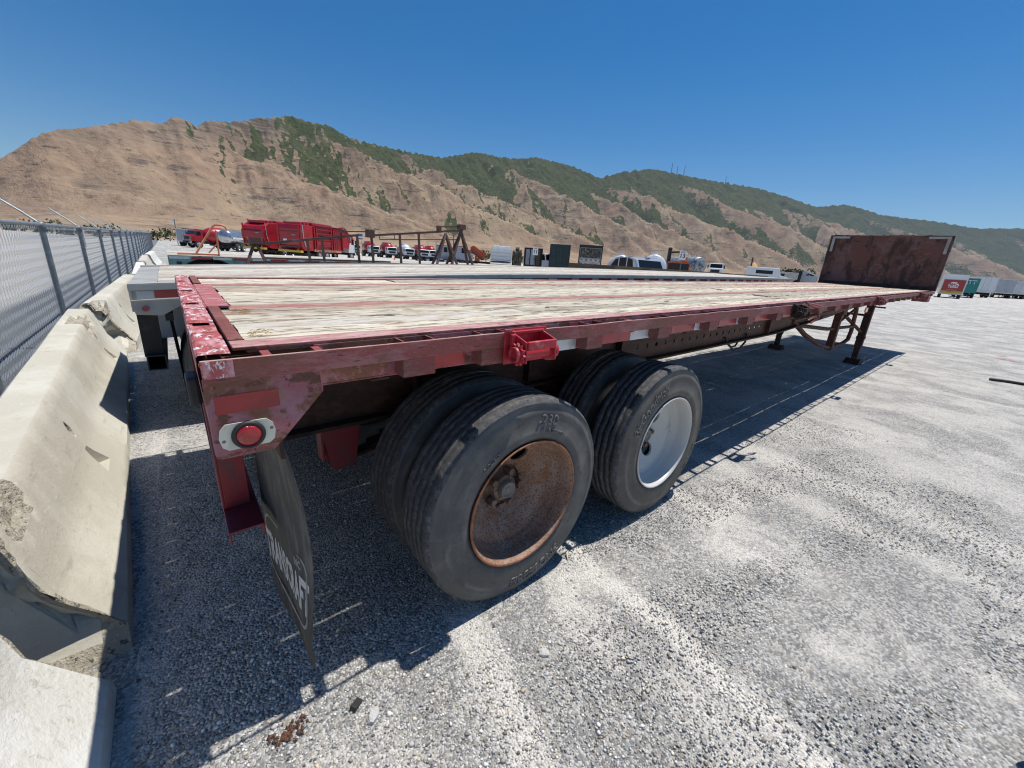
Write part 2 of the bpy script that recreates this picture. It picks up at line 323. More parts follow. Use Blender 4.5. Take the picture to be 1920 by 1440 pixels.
def make_pebbles():
    # angular stones lying on the yard near the camera
    n = 165000; ang = np.radians(rng.uniform(-22, 118, n)); dist = .55 + 5.2*rng.random(n)**.80
    x = -.041+dist*np.cos(ang); y = -1.117+dist*np.sin(ang)
    # patchy cover: clumps
    dens = .5+.5*np.sin(x*2.1+np.sin(y*3.3)*1.3)*np.sin(y*2.7-x*.8); keep = (rng.random(n) < .72+.28*dens) & (x > -.34+.0*y-.05*np.maximum(y-.7,0))
    x, y = x[keep], y[keep]; n = len(x)
    s = np.exp(rng.normal(np.log(.0040), .38, n)); s = np.clip(s, .0016, .0125)
    base = np.array([[1,0,0],[.3,.95,0],[-.8,.6,.1],[-.85,-.5,0],[.25,-.95,.1],[.45,.15,.75],[-.45,.2,.7],[-.1,-.55,.62]], float)
    tri = np.array([[0,1,5],[1,6,5],[1,2,6],[2,3,6],[3,7,6],[3,4,7],[4,5,7],[4,0,5],[5,6,7],[0,4,3],[0,3,2],[0,2,1]])
    V = base[None]*(1+rng.uniform(-.28, .28, (n, 8, 3))); th = rng.uniform(0, 2*np.pi, n); c, sn = np.cos(th), np.sin(th)
    asp = rng.uniform(.6, 1., n)[:, None]; X = V[..., 0]; Y = V[..., 1]*asp; Z = V[..., 2]*rng.uniform(.5, 1.1, n)[:, None]
    Xr = X*c[:, None]-Y*sn[:, None]; Yr = X*sn[:, None]+Y*c[:, None]; tl = rng.normal(0, .25, (n, 2)); Z = Z + Xr*tl[:, :1]+Yr*tl[:, 1:]
    co = np.stack([x[:, None]+Xr*s[:, None], y[:, None]+Yr*s[:, None], Z*s[:, None]+.001], -1).reshape(-1, 3)
    q = (tri[None]+8*np.arange(n)[:, None, None]).reshape(-1, 3); me = np_mesh('loose_stones', co, q)
    g = np.clip(rng.normal(.445, .17, n), .11, .80); warm = rng.random(n); col = np.stack([g*(1+.04*(warm > .8)+.12*(warm > .94)), g*.99, g*(.97-.10*(warm > .8)-.16*(warm > .94)), np.ones(n)], -1)
    at = me.color_attributes.new('tone', 'FLOAT_COLOR', 'POINT'); at.data.foreach_set('color', np.repeat(col, 8, 0).astype(np.float32).ravel())
    t = NT('loose_stone'); a = t.n('ShaderNodeAttribute', attribute_name='tone'); t.l(a.outputs['Color'], t.b.inputs['Base Color']); t.b.inputs['Roughness'].default_value = .9; t.b.inputs['Specular IOR Level'].default_value = .25
    me.materials.append(t.m); link('gravel', me, kind='stuff')
make_pebbles()

# ------------------------------------------------------------------ mountains
SKY = [(120,.03),(101.68,.0587),(99.69,.0911),(98.69,.104),(97.94,.1196),(96.53,.139),(94.48,.1513),(92.27,.1667),(90.11,.1821),(88.77,.1797),(87.85,.193),(86.98,.1999),(86.03,.1864),(84.82,.2019),(82.99,.2055),(81.02,.218),(77.16,.2371),(75.32,.2323),(73.55,.2342),(71.44,.2185),(69.08,.2131),(64.11,.2066),(60.19,.204),(58.2,.2129),(56.2,.2225),(52.1,.2159),(50.05,.2175),(48.36,.2226),(43.85,.2098),(41.74,.1986),(39.97,.1869),(37.43,.2011),(33.64,.2086),(29.5,.1947),(26.45,.1854),(21.85,.1718),(18.5,.1538),(15.82,.1363),(13.35,.1403),(11.7,.1318),(10.31,.1226),(8.21,.1162),(6.27,.1116),(3.31,.0999),(.5,.0996),(-1.9,.0905),(-25,.05)]
def vnoise(x, y, seed=0):
    xi = np.floor(x).astype(np.int64); yi = np.floor(y).astype(np.int64); fx = x-xi; fy = y-yi; fx = fx*fx*(3-2*fx); fy = fy*fy*(3-2*fy)
    def h(a, b):
        k = (a*374761393 + b*668265263 + seed*1442695041) & 0xffffffff; k = ((k ^ (k >> 13))*1274126177) & 0xffffffff; return ((k ^ (k >> 16)) & 0xffff)/65535.
    return (h(xi, yi)*(1-fx)+h(xi+1, yi)*fx)*(1-fy)+(h(xi, yi+1)*(1-fx)+h(xi+1, yi+1)*fx)*fy
def fbm(x, y, o=5, seed=0, ridged=False, gain=.5):
    s = 0; a = 1.; t = 0
    for k in range(o):
        n = vnoise(x*2**k, y*2**k, seed+k*17)
        s = s + a*((1-np.abs(2*n-1)) if ridged else n); t += a; a *= gain
    return s/t
def make_mountains():
    na, nr = 1000, 300
    az = np.linspace(-24, 118, na); axx = np.array([-1800,-243,518,1200,1986,4286,7762,10985,15000.]); axy = np.array([900,1379,1932,2330,2635,2575,1935,-576,-4500.])
    dx_ = np.concatenate([np.linspace(axx[i], axx[i+1], 24, endpoint=False) for i in range(8)]); dy_ = np.interp(dx_, axx, axy)
    for _ in range(6): dy_ = np.convolve(np.pad(dy_, 6, 'edge'), np.ones(13)/13, 'valid')
    cs = np.concatenate([[0], np.cumsum(np.hypot(np.diff(dx_), np.diff(dy_)))]); daz = np.degrees(np.arctan2(dy_, dx_)); o = np.argsort(daz); dax = np.interp(az, daz[o], np.hypot(dx_, dy_)[o])
    skyf = lambda a: np.interp(-a, [-p[0] for p in SKY], [p[1] for p in SKY])
    crest = skyf(daz)*np.hypot(dx_, dy_); crest = np.convolve(np.pad(crest, 2, 'edge'), np.ones(5)/5, 'valid')
    wid = lambda u: np.interp(u, [0, 1630, 2570, 4200, 6500, 10000, 14000], [820, 900, 1150, 1600, 2150, 2400, 2400.])
    g = np.random.default_rng(23); segs = []       # ridge crests: x0,y0,z0,x1,y1,z1,side slope
    def P(u): return np.interp(u, cs, dx_), np.interp(u, cs, dy_), np.interp(u, cs, crest)
    for u in np.arange(0, cs[-1]-260, 130.):
        a, b = P(u), P(u+130); segs.append((*a, *b, .92, 0))
    u = 350.
    while u < cs[-1]-300:
        x, y, z = P(u); x2, y2, _ = P(u+60); tx, ty = (x2-x), (y2-y); L_ = math.hypot(tx, ty); nx, ny = ty/L_, -tx/L_
        soft = np.interp(u, [0, 1700, 2500, 3300], [.35, .45, .9, 1.])          # the first hill is smooth, with few spurs
        th = g.uniform(-.30, .30)+.12; W_ = wid(u)*g.uniform(.78, 1.12); dxn, dyn = nx*math.cos(th)-ny*math.sin(th), nx*math.sin(th)+ny*math.cos(th)
        n = 7; pts = []; z0 = z*g.uniform(.90, .99); k1, k2 = g.uniform(.25, .5), g.uniform(.62, .82); hb = g.uniform(.04, .13)
        for i in range(n+1):
            t = i/n; bend = .05*W_*math.sin(t*3.3+u); zz = z0*((1-t)**np.interp(u, [0, 2300, 3200], [1.05, 1.12, g.uniform(1.2, 1.45)])+hb*math.exp(-((t-k1)/.12)**2)*(1-t)+.6*hb*math.exp(-((t-k2)/.10)**2)*(1-t)*2)
            pts.append((x+dxn*W_*t-dyn*bend, y+dyn*W_*t+dxn*bend, zz-6*(i > 0)))
        for a, b in zip(pts, pts[1:]): segs.append((*a, *b, g.uniform(.95, 1.2)*(.60+.40*soft), 1))
        for i in range(1, n):
            for sd in ((-1, 1) if g.random() < .7*soft else (g.choice([-1, 1]),)):
                if g.random() > .6*soft: continue
                a = pts[i]; ph = sd*g.uniform(.75, 1.1); l = g.uniform(.16, .30)*W_*(1-.45*i/n); ex, ey = dxn*math.cos(ph)-dyn*math.sin(ph), dxn*math.sin(ph)+dyn*math.cos(ph); zf = a[2]-l*g.uniform(.56, .70)
                m = (a[0]+ex*l*.5, a[1]+ey*l*.5, a[2]-.24*l); e = (a[0]+ex*l, a[1]+ey*l, zf); segs.append((a[0], a[1], a[2]-12, *m, g.uniform(.9, 1.1), 2)); segs.append((*m, *e, 1., 2))
        u += g.uniform(.24, .38)*wid(u)*1.12+np.interp(u, [0, 2500, 6000], [160, 60, 120])
    for a_, th, lf, pw in ((88.2,.55,1.0,.95),(77.2,.42,1.08,.92),(66.,.35,1.1,.95),(56.2,.40,1.1,.90),(44.2,.52,1.15,.80),(33.,.45,1.05,.92),(21.,.45,1.0,.95),(13.2,.3,1.,.95)):    # the long leading spurs
        u = float(np.interp(-a_, -daz[o][::-1] if daz[o][0] < daz[o][-1] else -daz[o], cs[o][::-1] if daz[o][0] < daz[o][-1] else cs[o])); x, y, z = P(u); x2, y2, _ = P(u+60); tx, ty = x2-x, y2-y; L_ = math.hypot(tx, ty); nx, ny = ty/L_, -tx/L_
        dxn, dyn = nx*math.cos(th)-ny*math.sin(th), nx*math.sin(th)+ny*math.cos(th); W_ = wid(u)*lf; n = 9; pts = []
        for i in range(n+1):
            t = i/n; pts.append((x+dxn*W_*t-dyn*.04*W_*math.sin(t*5+a_), y+dyn*W_*t+dxn*.04*W_*math.sin(t*5+a_), z*(1-t)**pw*(.99-.05*math.sin(t*9+a_)**2)))
        for a, b in zip(pts, pts[1:]): segs.append((*a, *b, 1.0, 1))
    tr = np.concatenate([np.linspace(.16, 1.02, int(nr*.87)), np.linspace(1.03, 1.6, nr-int(nr*.87))])
    A, T_ = np.meshgrid(np.radians(az), tr, indexing='ij'); D = T_*dax[:, None]; X = (D*np.cos(A)).astype(np.float32); Y = (D*np.sin(A)).astype(np.float32)
    # wander a little so that crests are not straight
    wx = 70*(fbm(X/420, Y/420, 4, 61)-.5)+26*(fbm(X/110, Y/110, 3, 63)-.5); wy = 70*(fbm(X/420+9, Y/420, 4, 67)-.5)+26*(fbm(X/110, Y/110+5, 3, 69)-.5); Xw = (X+wx).astype(np.float32); Yw = (Y+wy).astype(np.float32)
    Z = np.full_like(X, -50); Cr = np.full_like(X, 1e4)
    caz = np.degrees(np.arctan2(Y, X))
    for (x0, y0, z0, x1, y1, z1, s, lev) in segs:
        ex, ey = x1-x0, y1-y0; l2 = ex*ex+ey*ey
        r_ = max(z0, z1)/s+60; aa = np.degrees(np.arctan2([y0, y1], [x0, x1])); dm = min(math.hypot(x0, y0), math.hypot(x1, y1)); spread = math.degrees(math.atan2(r_, max(dm*.75, 1)))
        i0, i1 = np.searchsorted(az, [aa.min()-spread, aa.max()+spread])
        if i1 <= i0: continue
        px, py = Xw[i0:i1]-x0, Yw[i0:i1]-y0; t = np.clip((px*ex+py*ey)/l2, 0, 1); d = np.hypot(px-t*ex, py-t*ey); h = z0+(z1-z0)*t - s*d + .00016*np.minimum(d, 900.)**2
        Zs = Z[i0:i1]; m = h > Zs; Zs[m] = h[m]; Cs = Cr[i0:i1]; Cs[m] = d[m]
    H = (skyf(az)*dax)[:, None]*np.ones_like(X); hf = np.clip(Z/np.maximum(H, 1), 0, 1.3)
    fine = fbm(Xw/120, Yw/120, 5, 21, True, .55); rough = fbm(X/40, Y/40, 3, 5, True, .6); k = np.clip(Z/160, 0, 1)
    U = np.interp(-az, -daz[o][::-1], cs[o][::-1])[:, None]*np.ones_like(X)
    calm = np.interp(U, [0, 1700, 2400], [.45, .55, 1.])
    Z = Z + k*calm*(50*(fine-.55)+20*(rough-.5))
    fan = np.maximum(0, .070*H*np.clip(1-np.abs(1.02-T_)*dax[:, None]/(wid(U)*1.75), 0, 1)*2.2); fan = np.minimum(fan, .105*H); q = 18.
    Z = np.maximum(Z, fan)+q*np.exp(-np.abs(Z-fan)/q)*.5
    sky_t = skyf(az); t = (Z/D).max(1); kk = sky_t/np.maximum(t, 1e-3); kk = np.convolve(np.pad(kk, 3, 'edge'), np.ones(7)/7, 'valid'); blend = np.clip(hf*2., 0, 1); Z = Z*(1+(np.clip(kk, .5, 2.5)[:, None]-1)*blend)
    near = np.clip((T_-.17)/.12, 0, 1); Z = Z*near-1.2*(1-near)-.3
    co = np.stack([X, Y, Z], -1).reshape(-1, 3); i = np.arange(na-1)[:, None]; j = np.arange(nr-1)[None]; qd = np.stack([i*nr+j, (i+1)*nr+j, (i+1)*nr+j+1, i*nr+j+1], -1).reshape(-1, 4)
    me = np_mesh('mountains', co, qd); me.polygons.foreach_set('use_smooth', [True]*len(qd))
    nrm = np.empty(len(co)*3, np.float32); me.vertices.foreach_get('normal', nrm); nx_ = nrm.reshape(-1, 3)[:, 0].reshape(X.shape)
    # scrub: high up, in the gullies, further along the range; bare crests
    n1 = fbm(X/260, Y/260, 5, 40); n2 = fbm(X/85, Y/85, 4, 44)
    wet = np.interp(U, [0, 1900, 2300, 2700, 3200, 4000, 6500, 9000, 12000], [-1.6, -1.3, -.52, -.16, .16, .36, .44, .50, .58]); gul = np.clip(Cr/170, 0, 1.2)-.40
    veg = .47+wet+1.5*(hf-.40)+.85*gul-1.15*(nx_+.12)+.55*(n1-.5)+.6*(n2-.5); veg = np.clip((veg-.30)/.42, 0, 1)*np.clip((hf-.09)/.06, 0, 1)
    rock = np.maximum(np.clip((hf-.66)/.2, 0, 1)*np.interp(U, [0, 1900, 2300, 2900, 3900], [.2, .5, 1.2, .7, .15])*np.clip((fine-.3)*3, 0, 1), np.clip((n1-.60)*9, 0, 1)*np.clip((n2-.44)*6, 0, 1)*np.interp(U, [0, 2600, 4200, 7000], [1., .8, .5, .2]))
    col = np.stack([veg, rock, np.clip(hf, 0, 1), np.ones_like(veg)], -1).reshape(-1, 4)
    at = me.color_attributes.new('cover', 'FLOAT_COLOR', 'POINT'); at.data.foreach_set('color', col.astype(np.float32).ravel())
    m = NT('dry_grass_scrub_and_rock'); a = m.n('ShaderNodeAttribute', attribute_name='cover'); sp_ = m.n('ShaderNodeSeparateColor'); m.l(a.outputs['Color'], sp_.inputs[0])
    vec = m.coords('Object'); big = m.noise(vec, .004, 7, .7); mid = m.noise(vec, .022, 6, .72); small = m.noise(vec, .09, 4, .7)
    c = m.mix(lin((.30,.208,.145)), lin((.345,.262,.18)), m.ramp(big, .38, .62)); c = m.mix(c, lin((.20,.14,.10)), m.math('MULTIPLY', m.ramp(mid, .50, .66), .6)); c = m.mix(c, lin((.10,.08,.06)), m.math('MULTIPLY', m.ramp(small, .60, .68), m.math('MULTIPLY', m.ramp(big, .46, .6), .8)))
    # tilted rock strata showing through
    st = m.n('ShaderNodeMapping'); st.inputs['Rotation'].default_value = (R(12), R(14), 0); st.inputs['Scale'].default_value = (.0035, .0035, .055); m.l(vec, st.inputs[0])
    strata = m.noise(st.outputs[0], 1., 6, .75, .3); brk = m.noise(vec, .0065, 5, .7)
    sf = m.math('MULTIPLY', m.ramp(strata, .55, .60), m.ramp(brk, .49, .56)); c = m.mix(c, lin((.15,.12,.105)), m.math('MULTIPLY', sf, .85))
    c = m.mix(c, m.mix(lin((.20,.155,.125)), lin((.10,.082,.07)), m.ramp(m.noise(st.outputs[0], 2.2, 5, .7), .45, .55)), m.math('MULTIPLY', sp_.outputs[1], .85))
    gcol = m.mix(lin((.060,.082,.034)), lin((.030,.045,.022)), m.ramp(small, .42, .58)); gcol = m.mix(gcol, lin((.095,.10,.05)), m.math('MULTIPLY', m.ramp(mid, .5, .62), .7))
    tuft = m.noise(vec, .055, 5, .8); vf = m.ramp(m.math('ADD', sp_.outputs[0], m.math('ADD', m.math('MULTIPLY', m.math('SUBTRACT', tuft, .5), 3.4), m.math('MULTIPLY', m.math('SUBTRACT', mid, .5), 1.2))), .44, .60); c = m.mix(c, gcol, m.math('MULTIPLY', vf, .93))
    sb_ = m.n('ShaderNodeMapping'); sb_.inputs['Rotation'].default_value = (R(25), R(-20), R(40)); sb_.inputs['Scale'].default_value = (.009, .009, .075); m.l(vec, sb_.inputs[0]); c = m.mix(c, lin((.085,.074,.066)), m.math('MULTIPLY', m.math('MULTIPLY', m.ramp(m.noise(sb_.outputs[0], 1., 5, .7, .4), .585, .615), m.ramp(brk, .47, .54)), .85))
    m.l(c, m.b.inputs['Base Color']); m.b.inputs['Roughness'].default_value = 1.; m.b.inputs['Specular IOR Level'].default_value = .0
    m.bump(m.math('ADD', m.math('MULTIPLY', mid, .7), m.math('MULTIPLY', small, .3)), .9, 12)
    me.materials.append(m.m); link('mountains', me, kind='structure')
make_mountains()
hz = MB().bb(-17500,17500,-17500,17500,-3,2300).build('haze', None, kind='stuff')
hm = bpy.data.materials.new('thin_air'); hm.use_nodes = True; nt = hm.node_tree; nt.nodes.remove(nt.nodes['Principled BSDF']); pv = nt.nodes.new('ShaderNodeVolumePrincipled')
pv.inputs['Density'].default_value = 2.6e-5; pv.inputs['Color'].default_value = (.60,.76,1,1); pv.inputs['Anisotropy'].default_value = .1
nt.links.new(pv.outputs[0], nt.nodes['Material Output'].inputs['Volume']); hz.data.materials.append(hm)

# ------------------------------------------------------------------ shared builders
def plate2d(outer, holes=(), thick=.005):
    cu = bpy.data.curves.new('p', 'CURVE'); cu.dimensions = '2D'; cu.fill_mode = 'BOTH'; cu.extrude = thick/2
    for poly in [outer]+list(holes):
        sp = cu.splines.new('POLY'); sp.points.add(len(poly)-1); sp.use_cyclic_u = True
        for p, q in zip(sp.points, poly): p.co = (q[0], q[1], 0, 1)
    o = bpy.data.objects.new('p', cu)
    me = bpy.data.meshes.new_from_object(o); bpy.data.objects.remove(o); bpy.data.curves.remove(cu); me.materials.clear(); return me
def xform(me, origin, a, b, c):
    O, A, B, Cc = map(Vector, (origin, a, b, c))
    for v in me.vertices: v.co = O + A*v.co.x + B*v.co.y + Cc*v.co.z
    return me
def circ(cx, cy, r, n=20, ry=None, a0=0): return [(cx+r*math.cos(a0+2*math.pi*k/n), cy+(ry or r)*math.sin(a0+2*math.pi*k/n)) for k in range(n)]
def rrect(cx, cy, w, h, r, n=4):
    out = []
    for sx, sy, a in ((1,1,0),(-1,1,90),(-1,-1,180),(1,-1,270)):
        for k in range(n+1): t = R(a+90*k/n); out.append((cx+sx*(w/2-r)+r*math.cos(t), cy+sy*(h/2-r)+r*math.sin(t)))
    return out
PZ = ((1,0,0),(0,0,1),(0,-1,0))       # plate in the XZ plane facing -y
def mlink(name, me, mat, parent=None, **kw): me.materials.clear(); me.materials.append(mat); return link(name, me, parent, **kw)
def jit(mb, amt, seed=0):
    g = random.Random(seed)
    mb.v = [(x+g.uniform(-amt, amt), y+g.uniform(-amt, amt), z+g.uniform(-amt, amt)) for x, y, z in mb.v]; return mb

# ------------------------------------------------------------------ road wheel in detail
def tyre_mb(Rad=.5, n=176):
    s = Rad/.5
    half = [(.298,-.112),(.306,-.128),(.322,-.137),(.324,-.139),(.36,-.1445),(.362,-.143),(.405,-.1435),(.428,-.141),(.430,-.1425),(.452,-.134),(.470,-.124),(.474,-.1255),(.484,-.119),(.489,-.113),(.4975,-.107)]
    prof = list(half)
    for g in (-.066, -.023, .023, .066): prof += [(.5-.0016*abs(g)/.066,g-.0042),(.491,g-.0028),(.491,g+.0028),(.5-.0016*abs(g)/.066,g+.0042)]
    prof += [(r,-t) for r,t in half[::-1]]
    gi = range(len(half), len(half)+16)
    def wob(j, k): return (.0028 if (k//2) % 4 in (0,) else -.0028 if (k//2) % 4 == 2 else 0.) if j in gi else 0.
    return MB().lathe([(r*s, t) for r, t in prof], (0,0,0), 1, n, True, wob)
TYRE_ME = tyre_mb().mesh('tyre'); TYRE_ME.materials.append(m_tyre); TYRE_ME.materials.append(m_tread)
for p in TYRE_ME.polygons:
    c = p.center; 
    if math.hypot(c.x, c.z) > .485: p.material_index = 1
TYRE2_ME = TYRE_ME.copy(); TYRE2_ME.materials[0] = m_tyre2
rim_prof = [(.300,-.112),(.308,-.124),(.309,-.130),(.304,-.133),(.298,-.129),(.293,-.118),(.289,-.102),(.285,-.088),(.282,-.055),(.279,-.045),(.268,-.030),(.264,-.024),(.262,-.016),(.254,-.011),(.244,-.012),(.2285,-.010)]
def wheel(parent, x, y, zc, side=-1, detail='rust', tyre=TYRE_ME, spin=0., lettering=()):
    w = bpy.data.objects.new('wheel', None); COL.objects.link(w); w.parent = parent; w.location = (x, y, zc); w.empty_display_size = .1
    if side > 0: w.rotation_euler = (0, 0, math.pi)
    link('tyre', tyre, w, rot=(0, spin, 0)).scale = (1, .92, 1)
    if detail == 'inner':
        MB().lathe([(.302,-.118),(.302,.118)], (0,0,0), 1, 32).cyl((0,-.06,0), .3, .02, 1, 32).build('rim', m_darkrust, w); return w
    mt = m_rustrim if detail == 'rust' else m_whiterim
    o = MB().lathe(rim_prof, (0,0,0), 1, 72).build('rim', mt, w)
    if detail == 'rust':
        o.data.materials.append(m_rimedge)
        for p in o.data.polygons:
            if math.hypot(p.center.x, p.center.z) > .296: p.material_index = 1
    hs = []; rust = detail == 'rust'
    holes = [(R(20), .182, .041)] if rust else [(R(36), .128, .049), (R(156), .128, .049), (R(276), .128, .049)]
    r_in = .112 if rust else .056; na_, nr_ = 120, 16; vv_ = []; dead = set(); dm_ = MB()
    for i in range(na_):
        for j in range(nr_+1):
            rr = r_in+(.2285-r_in)*j/nr_; an = 2*math.pi*i/na_; px, pz = rr*math.cos(an), rr*math.sin(an)
            for a, hr, hsz in holes:
                cx, cz = hr*math.sin(a), hr*math.cos(a); dx, dz = px-cx, pz-cz; dd = math.hypot(dx, dz)
                if dd < hsz: dead.add(len(vv_)); k_ = hsz/max(dd, 1e-5); px, pz = cx+dx*k_, cz+dz*k_
            rr = math.hypot(px, pz); dep = (.2285-rr)*(.62 if rust else .40)
            vv_.append((px, -.010+dep+.004*math.sin(min(1, (rr-r_in)/.03)*math.pi), pz))
    ff_ = [(i*(nr_+1)+j, ((i+1) % na_)*(nr_+1)+j, ((i+1) % na_)*(nr_+1)+j+1, i*(nr_+1)+j+1) for i in range(na_) for j in range(nr_)]
    dm_.add(vv_, [f for f in ff_ if not all(q in dead for q in f)], True)
    for e_ in (r_in,): dm_.lathe([(e_, -.010+(.2285-e_)*(.62 if rust else .40)), (e_, .012+(.2285-e_)*(.62 if rust else .40))], (0,0,0), 1, 40)
    for a, hr, hsz in holes: dm_.add([(hr*math.sin(a)+hsz*math.cos(t), -.010+(.2285-math.hypot(hr*math.sin(a)+hsz*math.cos(t), hr*math.cos(a)+hsz*math.sin(t)))*(.62 if rust else .40)+q, hr*math.cos(a)+hsz*math.sin(t)) for t in [2*math.pi*i/28 for i in range(28)] for q in (0,.014)], [(2*i, 2*i+1, (2*i+3) % 56, (2*i+2) % 56) for i in range(28)], True)
    dm_.build('wheel_disc', mt, w)
    hb = MB(); hb.lathe([(.235,.115),(.16,.108),(.15,.092),(.112,.088),(.104,.070),(.070,.066),(.068,.042),(.0655,.036)], (0,0,0), 1, 32)
    for k in range(10):
        a = 2*math.pi*k/10+.2; hb.cyl((.128*math.cos(a), .076, .128*math.sin(a)), .015, .040, 1, 6)
    for k in range(5):
        a = 2*math.pi*k/5; hb.cyl((.088*math.cos(a), .045, .088*math.sin(a)), .016, .05, 1, 8)
    hb.lathe([(.0655,.036),(.064,.034),(.048,.033),(.001,.033)], (0,0,0), 1, 32); hb.build('hub', m_hub, w)
    cp = MB().lathe([(.043,.036),(.0435,.012),(.041,.004),(.035,.003),(.032,.010),(.018,.012),(.016,.008),(.001,.008)], (0,0,0), 1, 30)
    for k in range(6): a = 2*math.pi*k/6; cp.cyl((.054*math.cos(a), .032, .054*math.sin(a)), .005, .008, 1, 6)
    cp.build('hub_cap', m_hubcap, w)
    for (s, rad, ac, size, inward, ex) in lettering:
        def wrap(p, rad=rad, ac=ac, inward=inward):
            rr = rad + (-p.y if inward else p.y); a = ac + (-p.x/rad if inward else p.x/rad)
            tt = np.interp(rr, [.33,.36,.43,.452,.47], [-.1405,-.1443,-.1415,-.134,-.124])
            return Vector((rr*math.sin(a), tt*.92-.0020-p.z, rr*math.cos(a)))
        text_on('lettering', s, size, m_letter, (0,0,0), (1,0,0), (0,0,1), w, extrude=.0020, warp=wrap)
    return w
m_letter = M('raised_tyre_lettering', (.20,.195,.18), [((.03,.03,.032), 60, .45, .6)], .6)

# ------------------------------------------------------------------ the red flatbed trailer
L, W, H = 14.545, 2.435, 1.288
T = thing('flatbed_trailer', 'long worn red flatbed trailer with weathered timber deck and rusty headboard', 'trailer')
T.rotation_euler = (0, -.018, 0)
def zl(x): return .018*x
# deck planks
rows = [(.146,.304),(.309,.453),(.455,.618),(.6195,.789),(.907,1.087),(1.0885,1.264),(1.266,1.438),(1.4395,1.615),(1.616,1.811),(1.903,2.068),(2.072,2.289)]
joints = {0:[4.2,8.9],1:[1.31,5.6,10.2],2:[3.26,4.8,9.5],3:[2.2,7.7,11.9],4:[6.1,10.9],5:[1.35,5.2,9.9],6:[4.4,8.3,12.6],7:[1.98,6.9,11.4],8:[2.9,7.3],9:[2.42,2.85,6.4,10.8],10:[1.39,5.9,9.2]}
def plank_mb(x0, x1, y0, y1, ztop, thick, jz, jy, seed, zf=None):
    g = random.Random(seed); n = max(3, int((x1-x0)/.16)); mb = MB(); ys = []
    lv = []; dz0 = g.uniform(-.006, .003); cup = g.uniform(-.003, .004)
    for i in range(n+1):
        x = x0+(x1-x0)*i/n; e = g.uniform(-jy, jy); e2 = g.uniform(-jy, jy); end = (i in (0, n))
        cut = g.uniform(-.006, .006) if end else 0
        zz = (zf(x) if zf else ztop)+dz0; a = y0+max(e, -.001)+(.003*g.random() if end else 0); b = y1+min(e2, .001)-(.003*g.random() if end else 0)
        z = lambda: zz+g.uniform(-jz, jz)
        m1, m2 = a+(b-a)*g.uniform(.25,.4), a+(b-a)*g.uniform(.6,.75)
        lv.append([(x+cut, a, zz-thick), (x+cut, a, z()-.006), (x+cut, a+.008, z()), (x+cut*.5, m1, z()-cup), (x+cut*.4, m2, z()-cup), (x+cut, b-.008, z()), (x+cut, b, z()-.006), (x+cut, b, zz-thick)])
    v = [p for r_ in lv for p in r_]; f = [(i*8+k, (i+1)*8+k, (i+1)*8+(k+1) % 8, i*8+(k+1) % 8) for i in range(n) for k in range(8)]
    mb.add(v, f); mb.add(lv[0], [tuple(range(8))]); mb.add(lv[-1], [tuple(range(8))[::-1]]); return mb
for ri, (a, b) in enumerate(rows):
    xs = [.109 if (b < .83 or a > 1.82) else .150]+joints[ri]+[L-.03]
    for k in range(len(xs)-1):
        mt = m_woodred if (rnd.random() < .22+.05*xs[k] and not (ri == 1 and k == 0)) else m_wood
        if ri in (1,) and k == 0: mt = m_woodgrey
        plank_mb(xs[k]+.004, xs[k+1]-.004, a, b, H, .032, .0018, .0006, ri*10+k).build('plank', mt, T)
for a, b in ((.790,.906),(1.812,1.902)):
    MB().bb(.142, L-.02, a, b, H-.04, H-.003).build('nailing_strip', m_strip, T)
